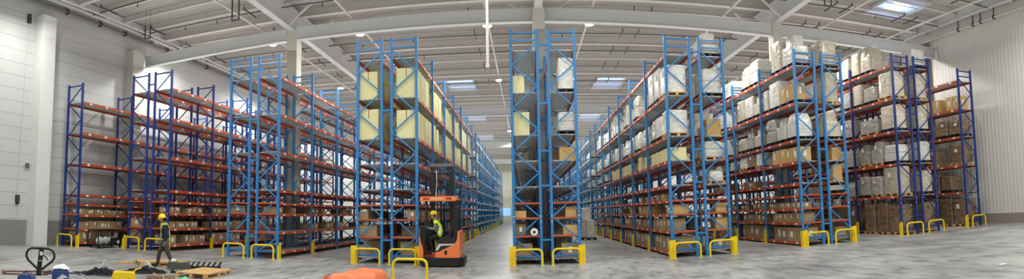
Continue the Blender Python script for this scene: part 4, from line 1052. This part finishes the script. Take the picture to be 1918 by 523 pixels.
# ---------------------------------------------------------------- wooden pallets and clutter on the floor
def wood_pallet(label, corner, ux, uy, L1, L2, h=.15):
    """two way pallet: deck boards along u (L1), bearers along v (L2)"""
    rz = math.atan2(ux[1], ux[0]); o = thing('wooden_pallet', label, 'pallet', (corner[0], corner[1], 0), rz)
    sg = 1 if (ux[0] * uy[1] - ux[1] * uy[0]) > 0 else -1
    nb = 9
    for i in range(nb):
        a = L2 * i / nb; b = MB(); y0, y1 = sorted((sg * (a + .012), sg * (a + L2 / nb - .012))); b.box(0, L1, y0, y1, h - .022, h); b.build('deck_board', M['wood'], o)
    for x in (0, L1 / 2 - .05, L1 - .1):
        b = MB(); y0, y1 = sorted((0, sg * L2)); b.box(x, x + .1, y0, y1, h - .044, h - .022); b.build('stringer_board', M['wood'], o)
        b = MB(); b.box(x, x + .1, y0, y1, .0, .022); b.build('bottom_board', M['wood'], o)
        for y in (.0, L2 / 2 - .07, L2 - .14):
            b = MB(); ya, yb = sorted((sg * y, sg * (y + .14))); b.box(x, x + .1, ya, yb, .022, h - .044); b.build('block', M['wood'], o)
    return o
wood_pallet('empty pale wooden pallet lying in front of the worker at right', (-9.62, 13.2), (.99, .1), (-.22, .98), 1.0, 1.75)
wood_pallet('empty wooden pallet on the floor behind the walking worker', (-12.79, 15.1), (.8, -.6), (.6, .8), .85, 1.25)
b = MB(); b.box(0, .62, 0, .12, 0, .07); b.box(.05, .5, .14, .22, 0, .045); tag(b.build('timber_offcut', M['wood'], None, (-13.2, 14.55, 0), .5), 'pale timber offcuts left of the pallet behind the worker', 'timber')

# yellow case
b = MB(); pr = [(-.29, 0), (.29, 0), (.3, .05), (.3, .24), (.27, .31), (.22, .33), (-.22, .33), (-.27, .31), (-.3, .24), (-.3, .05)]
b.prism(pr, -.2, .2); yc_ = b.build('plastic_case', M['yellow'], None, (-9.4, 10.68, 0), .72); tag(yc_, 'bright yellow plastic case on the floor beside black cables', 'case')
b = MB(); b.tube([(-9.9, 11.5, .02), (-9.95, 11.6, .16), (-9.9, 11.75, .28), (-9.8, 11.85, .33)], .02, 8); tag(b.build('yellow_lever', M['yellow']), 'bent yellow lever leaning beside the yellow case', 'lever')

def heap(name, label, cat, cx, cy, lx, ly, n, m, seed, rz, hmax=.16, r=.014):
    """a loose pile of straps and cables, nobody could count them"""
    rnd = random.Random(seed); b = MB()
    for i in range(n):
        a = rnd.gauss(0, .35); x = rnd.gauss(0, .33) * lx; y = rnd.gauss(0, .3) * ly; ln = rnd.uniform(.3, .9) * lx * .5; k = max(0.05, 1 - (x / lx) ** 2 * 2.2 - (y / ly) ** 2 * 2.0)
        z = r + rnd.random() * hmax * k; c, s = math.cos(a), math.sin(a); pts = []
        for t in (-1, -.5, 0, .5, 1):
            pts.append((x + c * ln * t + rnd.gauss(0, .03), y + s * ln * t + rnd.gauss(0, .04), max(r, z + rnd.gauss(0, .02) - abs(t) * z * .7)))
        b.tube(pts, rnd.uniform(.7, 1.4) * r, 5, rnd.choice((0, 0, 0, 1)))
    o = b.build(name, m, None, (cx, cy, 0), rz); tag(o, label, cat, None, 'stuff'); return o
heap('cable_heap', 'tangled heap of black straps and cables left of yellow case', 'cables', -11.2, 11.75, .8, .75, 90, [M['rubber'], M['navy']], 3, .7, .22)
heap('cable_heap', 'tangled heap of black cables between yellow case and worker', 'cables', -10.9, 13.45, .7, .6, 80, [M['rubber'], M['black']], 5, .7, .18)
def scrap(label, x, y, z, pts, m='whitecloth', name='paper_scrap'):
    b = MB(); n = len(pts); b.add([Vector(p) for p in pts] + [Vector(p) + Vector((0.004, 0.004, .006)) for p in pts], [tuple(range(n)), tuple(range(2 * n - 1, n - 1, -1))] + [(i, (i + 1) % n, n + (i + 1) % n, n + i) for i in range(n)])
    return tag(b.build(name, M[m], None, (x, y, z)), label, 'scrap')
scrap('white plastic strip standing up from the left cable heap', -11.45, 11.95, .12, [(-.03, 0, 0), (.04, .02, 0), (.05, .03, .1), (.12, .08, .3), (.09, .06, .3), (-.01, .02, .1)])
scrap('crumpled white sheet on the cable heap near the worker', -11.0, 13.6, .1, [(-.2, -.05, 0), (.18, .12, .01), (.1, .1, .06), (-.02, .04, .24), (-.07, 0, .2)])
scrap('white paper strip on the floor before the left cable heap', -10.75, 11.35, .01, [(-.2, -.12, 0), (-.12, -.12, .02), (.18, .14, .02), (.12, .16, .01)])
scrap('small white scrap on the open floor at far right', 10.64, 9.33, .004, [(-.1, -.05, 0), (.1, -.06, 0), (.13, .04, .006), (-.06, .07, .004)])
scrap('white packing scrap beside the coiled grey hose', -10.95, 14.85, .22, [(-.08, -.05, 0), (.07, 0, .01), (.1, .06, .1), (-.05, .02, .12)])

# bundle of black brackets with slanted slats
GR = thing('bracket_rack', 'black steel frame with a row of slanted slats behind the pale pallet', 'frame', (-10.4, 15.75, 0), .59)
b = MB(); b.box(-.66, .66, -.2, -.15, 0, .06); b.box(-.66, .66, .15, .2, 0, .06); b.box(-.66, -.6, -.2, .2, 0, .06); b.box(.6, .66, -.2, .2, 0, .06); b.build('base_frame', M['black'], GR)
for i in range(7):
    x = -.56 + i * .18; b = MB(); b.prism([(x, .04), (x + .04, .04), (x + .16, .22), (x + .12, .22)], -.18, .18, 0); b.build('slat', [M['black']], GR)
b = MB()
pts = []
for k in range(76):
    a = k * .33; pts.append((.36 * math.cos(a) * (1 - k * .001), .3 * math.sin(a), .05 + k * .0028))
b.tube(pts, .035, 8); tag(b.build('coiled_hose', M['hose'], None, (-10.6, 14.72, 0), .6), 'coiled grey ribbed hose left of the pale wooden pallet', 'hose')
b = MB(); b.bar((0, 0, .3), (.16, .12, .23), .045, .05); tag(b.build('yellow_clamp', M['yellow'], None, (-10.66, 14.76, 0)), 'yellow clamp lying on the coiled grey hose', 'clamp')
b = MB(); b.box(-.2, .2, -.06, .06, 0, .06); b.box(-.18, -.12, -.09, .09, .0, .1); b.box(.08, .16, -.09, .09, 0, .09); tag(b.build('steel_bracket', M['black'], None, (-10.14, 14.0, 0), .5), 'black steel bracket on the floor before the hose coil', 'bracket')
# brown drum, open carton and green sheet at the frame edge
b = MB(); b.tube([(-.19, 0, .22), (.19, 0, .22)], .22, 24); dr = tag(b.build('fibre_drum', M['drum'], None, (-7.9, 10.04, 0), .68), 'dark brown drum lying on its side at the bottom edge', 'drum')
b = MB(); b.tube([(.19, 0, .22), (.205, 0, .22)], .228, 24); b.build('end_rim', M['tan'], dr)
oc = thing('open_carton', 'open brown carton right of the dark drum at the bottom edge', 'carton', (-8.5, 11.3, 0), .6)
b = MB()
for a in ((-.2, .2, -.16, -.155), (-.2, .2, .155, .16), (-.2, -.195, -.16, .16), (.195, .2, -.16, .16)): b.box(*a, 0, .26)
b.box(-.2, .2, -.16, .16, 0, .01); b.build('carton_body', M['carton'], oc)
for s in (-1, 1): b = MB(); b.prism([(s * .2, .255), (s * .2, .262), (s * .34, .33), (s * .34, .322)], -.16, .16); b.build('flap', M['carton'], oc)
b = MB(); n = 12; vs = []
for i in range(n + 1):
    for j in range(n + 1):
        x, y_ = i / n - .5, j / n - .5; vs.append((x * .5, y_ * .4, .02 + .2 * max(0, 1 - 3.2 * (x * x + y_ * y_)) + .025 * math.sin(9 * x + 5 * y_) * math.cos(8 * y_)))
b.add(vs, [(i * (n + 1) + j, (i + 1) * (n + 1) + j, (i + 1) * (n + 1) + j + 1, i * (n + 1) + j + 1) for i in range(n) for j in range(n)], 0, True)
gs = b.build('plastic_sheet', M['green'], None, (-8.3, 11.75, 0.02)); tag(gs, 'crumpled green plastic sheet at the bottom edge before the pallet', 'sheet')
# blue bags with white cloth
def blue_bag(x, y, rz, label, s=1.0, straps=True):
    o = thing('woven_bag', label, 'bag', (x, y, 0), rz)
    b = MB(); n = 20; prof = [(.9, 0), (1.0, .04), (1.02, .14), (.97, .25), (.85, .3)]; vs = []; fs = []
    for q, z in prof:
        for k in range(n):
            a = 2 * PI * k / n; e = .5; c, sn = math.cos(a), math.sin(a)
            vs.append((math.copysign(abs(c) ** e, c) * .21 * q * s + .01 * math.sin(5 * a + z * 9), math.copysign(abs(sn) ** e, sn) * .16 * q * s, z * s))
    for i in range(len(prof) - 1):
        for k in range(n): fs.append((i * n + k, i * n + (k + 1) % n, (i + 1) * n + (k + 1) % n, (i + 1) * n + k))
    b.add(vs, fs, 0, True); b.add(vs[:n], [tuple(range(n - 1, -1, -1))]); b.add(vs[-n:], [tuple(range(n))])
    b.build('bag_body', M['bluebag'], o)
    for yy in (-.14, .14) if straps else ():
        b = MB(); b.tube([(-.09 * s, yy * s, .29 * s), (-.06 * s, yy * s * 1.1, .37 * s), (.06 * s, yy * s * 1.1, .37 * s), (.09 * s, yy * s, .29 * s)], .01, 6); b.build('carry_strap', M['navy'], o)
    return o
blue_bag(-10.72, 9.7, .74, 'blue woven bag under a white cloth, right of the jack handle', 1.0, False)
blue_bag(-10.17, 8.14, .74, 'blue woven bag at the lower left picture corner')
b = MB(); n = 10; vs = []
for i in range(n + 1):
    for j in range(n + 1):
        x, y_ = i / n - .5, j / n - .5; vs.append((x * .42, y_ * .34, .11 * max(0, 1 - 3.5 * (x * x + y_ * y_)) + .02 * math.sin(11 * x) * math.cos(9 * y_)))
b.add(vs, [(i * (n + 1) + j, (i + 1) * (n + 1) + j, (i + 1) * (n + 1) + j + 1, i * (n + 1) + j + 1) for i in range(n) for j in range(n)], 0, True)
tag(b.build('white_cloth', M['whitecloth'], None, (-10.74, 9.73, .325), .74), 'crumpled white cloth lying on the blue woven bag', 'cloth')
scrap('white paper sticking out before the blue woven bag', -10.5, 9.5, .02, [(-.16, -.1, 0), (-.1, -.12, .02), (.04, .02, .2), (.14, .12, .12), (.1, .14, .1), (.02, .06, .14)])
b = MB(); b.bar((-12.75, 9.35, .02), (-12.3, 10.75, .02), .05, .03); tag(b.build('steel_rail', M['brownpaint']), 'long rust brown rail on the floor at far left', 'rail')
b = MB(); b.bar((-12.3, 9.1, .02), (-11.75, 10.15, .02), .05, .03); tag(b.build('steel_rail', M['brownpaint']), 'shorter rust brown rail nearer the blue bag at left', 'rail')
b = MB(); b.bar((-12.75, 9.33, .045), (-12.3, 9.08, .045), .05, .04); tag(b.build('steel_rail', M['brownpaint']), 'cross rail joining the two rust brown rails at left', 'rail')
heap('wire_tangle', 'dark wire tangle on the floor behind the jack handle', 'wire', -11.95, 10.45, .3, .25, 30, [M['darkpipe'], M['pipe']], 9, .7, .12, .006)

# orange tarpaulin bundle at the bottom edge
b = MB(); nx, ny = 22, 16; vs = []
for i in range(nx + 1):
    for j in range(ny + 1):
        x, y_ = i / nx * 2 - 1, j / ny * 2 - 1
        e = max(abs(x), abs(y_)); drop = max(0, (e - .82) / .18)
        z = .42 * (1 - drop ** 1.6) + .03 * math.sin(3.1 * x + 2 * y_) * (1 - drop) + .02 * math.sin(9 * x - 6 * y_) * (1 - drop) - .1 * max(0, -x - .2) * (1 - drop)
        vs.append((x * (.66 + .03 * math.sin(7 * y_)), y_ * (.8 + .03 * math.sin(8 * x)), max(.004, z)))
b.add(vs, [(i * (ny + 1) + j, (i + 1) * (ny + 1) + j, (i + 1) * (ny + 1) + j + 1, i * (ny + 1) + j + 1) for i in range(nx) for j in range(ny)], 0, True)
tag(b.build('orange_tarpaulin', M['tarp'], None, (-4.36, 14.02, 0), .02), 'orange tarpaulin draped over a low bundle at the bottom edge', 'tarpaulin')
b = MB(); b.box(-.07, .07, -.06, .06, 0, .2); b.box(-.05, .05, -.04, .04, .2, .23); tag(b.build('orange_block', M['forkorange'], None, (-5.4, 14.35, 0)), 'small orange block left of the orange tarpaulin', 'block')
scrap('pale film scrap at the left end of the orange tarpaulin', -5.12, 14.45, .02, [(-.12, -.1, 0), (.06, -.1, .05), (.14, .1, .3), (.08, .14, .26), (-.06, .05, .1)])

# wire cage trolley in front of the first rack
CG = thing('cage_trolley', 'black wire cage trolley holding white bundles before the first rack', 'trolley', (-18.85, 19.95, 0), PI / 2)
LXc, LYc, Hc = 1.75, .7, .86
b = MB()
for x in (-LXc / 2, 0, LXc / 2):
    for y in (-LYc / 2, LYc / 2): b.bar((x, y, .12), (x, y, Hc), .045, .045)
for z in (.14, Hc):
    for y in (-LYc / 2, LYc / 2): b.bar((-LXc / 2, y, z), (LXc / 2, y, z), .045, .045)
    for x in (-LXc / 2, LXc / 2): b.bar((x, -LYc / 2, z), (x, LYc / 2, z), .045, .045)
b.build('cage_frame', M['black'], CG)
b = MB()
for y in (-LYc / 2, LYc / 2):
    for i in range(24): x = -LXc / 2 + LXc * (i + .5) / 24; b.bar((x, y, .14), (x, y, Hc), .008, .008)
    for i in range(8): z = .2 + i * .08; b.bar((-LXc / 2, y, z), (LXc / 2, y, z), .008, .008)
b.build('wire_mesh', M['black'], CG)
b = MB(); b.box(-LXc / 2, LXc / 2, -LYc / 2, LYc / 2, .12, .15); b.build('floor_plate', M['black'], CG)
b = MB(); b.box(.0, LXc / 2 - .03, -LYc / 2 - .012, -LYc / 2 - .004, .16, .5); b.build('side_plate', M['blackplastic'], CG)
for x in (-.75, .75):
    for y in (-.28, .28): b = MB(); b.tube([(x, y - .02, .06), (x, y + .02, .06)], .06, 12); b.build('caster', M['rubber'], CG)
b = MB(); b.box(.45, .6, -LYc / 2 - .02, -LYc / 2 - .012, .22, .36); b.build('paper_label', M['label'], CG)
for i, (x, z, s) in enumerate(((-.42, .152, 1.0), (.0, .152, .9), (.38, .152, .8))):
    b = MB(); b.lathe([(.1 * s, 0), (.19 * s, .06), (.2 * s, .2), (.13 * s, .34), (.03, .38)], 10)
    tag(b.build('white_bundle', M['whitecloth'], None, (-18.85, 19.95 + x, z)), 'white wrapped bundle in the black cage, %s from the front' % ORD[i], 'bundle')

# tall wrapped load standing in the right hand aisle, on a low dolly
LA = thing('wrapped_pallet_load', 'tall pale wrapped load standing on the floor in the right aisle', 'pallet load', (4.12, 36.9, 0))
put('wrapped_goods', load_body(77, 1.0, 1.0, STEP['block'], .015, 'wrapped_goods', M['film_white']), LA, (0.12, -.1, .16), 0, (.62, .7, 1.15))
put('wrapped_goods', load_body(78, 1.0, 1.0, STEP['taper'], .015, 'wrapped_goods', M['film_white']), LA, (-.12, .25, .16), 0, (.72, .7, 1.95))
put('pallet', PAL['blackplastic'], LA)

# white roll and small goods on the middle rack
b = MB(); b.tube([(.28, 20.3, E1['lv'][1] + .14), (.28, 20.6, E1['lv'][1] + .14)], .135, 20); ro = tag(b.build('film_roll', M['sticker']), 'white film roll with dark core on left row of middle rack', 'roll')
b = MB(); b.tube([(.28, 20.28, E1['lv'][1] + .14), (.28, 20.301, E1['lv'][1] + .14)], .05, 16); b.build('core', M['black'], ro)

# left wall fittings
for (y, z, l, nm, c) in ((16.1, 10.9, 'small dark siren box high on the left wall at far left', 'wall_siren', 'siren'), (15.9, 2.22, 'small dark socket low on the left wall at far left', 'wall_socket', 'socket')):
    b = MB(); b.box(XL, XL + .12, y - .1, y + .1, z - .16, z + .16); o = tag(b.build(nm, M['darkpipe']), l, c)
    q = MB(); q.lathe([(.05, 0), (.09, .05), (.1, .1)], 12, c=(XL + .08, y, z + (.16 if nm == 'wall_siren' else -.28))); q.build('horn' if nm == 'wall_siren' else 'plug', M['black'], o)
b = MB(); b.tube([(XL, 16.4, 3.8), (XL + .05, 16.4, 3.8)], .2, 24); o = tag(b.build('wall_vent', M['purlin']), 'round grey vent cover on the left wall beside the column', 'vent')
q = MB(); q.tube([(XL + .05, 16.4, 3.8), (XL + .06, 16.4, 3.8)], .15, 24); q.build('grille', M['pipe'], o)
b = MB(); b.tube([(XL + .02, 15.9, 2.4), (XL + .02, 15.9, 3.8), (XL + .02, 16.1, 10.7)], .012, 6); tag(b.build('wall_cable', M['forkgrey']), 'thin pale cable conduit running up the left wall', 'cable')

# ---------------------------------------------------------------- leave out the goods nobody can see from here
bpy.context.view_layer.update()
from mathutils.bvhtree import BVHTree
V_, P_, OW = [], [], []; cache = {}
for o in COL.objects:
    if o.type != 'MESH': continue
    me = o.data
    if me.name not in cache: cache[me.name] = ([v.co.copy() for v in me.vertices], [tuple(p.vertices) for p in me.polygons])
    vs, ps = cache[me.name]; k0 = len(V_); mwo = o.matrix_world
    V_ += [mwo @ v for v in vs]; P_ += [tuple(k0 + i for i in p) for p in ps]; OW += [o.name] * len(ps)
bvh = BVHTree.FromPolygons(V_, P_)
eyes = [Vector((0, 0, 1.93)), Vector((-1.2, 0, 1.93)), Vector((1.2, 0, 1.93))]
doomed = []; size = {}
for o in [o for o in COL.objects if o.parent is None and o.name.split('.')[0] in ('carton', 'wrapped_pallet_load')]:
    fam = {o.name} | {c.name for c in o.children}
    mm = [c for c in ([o] if o.type == 'MESH' else []) + list(o.children) if c.type == 'MESH' and c.name.split('.')[0] in ('carton', 'wrapped_goods')]
    hit = 0
    for c in mm:
        bb = [c.matrix_world @ Vector(v) for v in c.bound_box]
        lo = Vector([min(v[i] for v in bb) for i in range(3)]); hi = Vector([max(v[i] for v in bb) for i in range(3)])
        for i in range(5):
            for j in range(5):
                for k in range(4):
                    p = Vector((lo.x + (hi.x - lo.x) * (i + .5) / 5, lo.y + (hi.y - lo.y) * (j + .5) / 5, lo.z + (hi.z - lo.z) * (k + .5) / 4))
                    for e in eyes:
                        d = (p - e); L_ = d.length
                        loc, nn, fi, _ = bvh.ray_cast(e, d.normalized(), L_)
                        if fi is not None and OW[fi] in fam: hit += 1
        dist = ((lo + hi) / 2 - eyes[0]).length; area = (hi.x - lo.x + hi.y - lo.y) * (hi.z - lo.z) / dist ** 2
    size[o.name] = area * hit
    if hit < 2: doomed.append(o)
for o in doomed:
    for c in list(o.children): bpy.data.objects.remove(c)
    bpy.data.objects.remove(o)
bpy.context.view_layer.update()
cs = sorted([o for o in COL.objects if o.parent is None and o.name.split('.')[0] == 'carton'], key=lambda o: -size.get(o.name, 0))
rest = cs[300:]
if rest:
    # past the 300 largest: the small far cartons stay as one mass
    b = MB()
    mi = {'brown cardboard': 0, 'cream cardboard': 1, 'tan cardboard': 2}
    for o in rest:
        c = o.location; sx, sy, sz = o.scale; k = mi[o.data.materials[0].name]
        b.box(c.x - sx / 2, c.x + sx / 2, c.y - sy / 2, c.y + sy / 2, c.z, c.z + sz, k)
    st_ = b.build('distant_cartons', [M['carton'], M['cream'], M['tan']]); tag(st_, 'small cartons deep inside the racks, too far to tell apart', 'cartons', None, 'stuff')
    for o in rest:
        for c in list(o.children): bpy.data.objects.remove(c)
        bpy.data.objects.remove(o)
print('PRUNED', len(doomed), 'cartons', len(cs), 'loads', sum(1 for o in COL.objects if o.name.startswith('wrapped_pallet_load')))
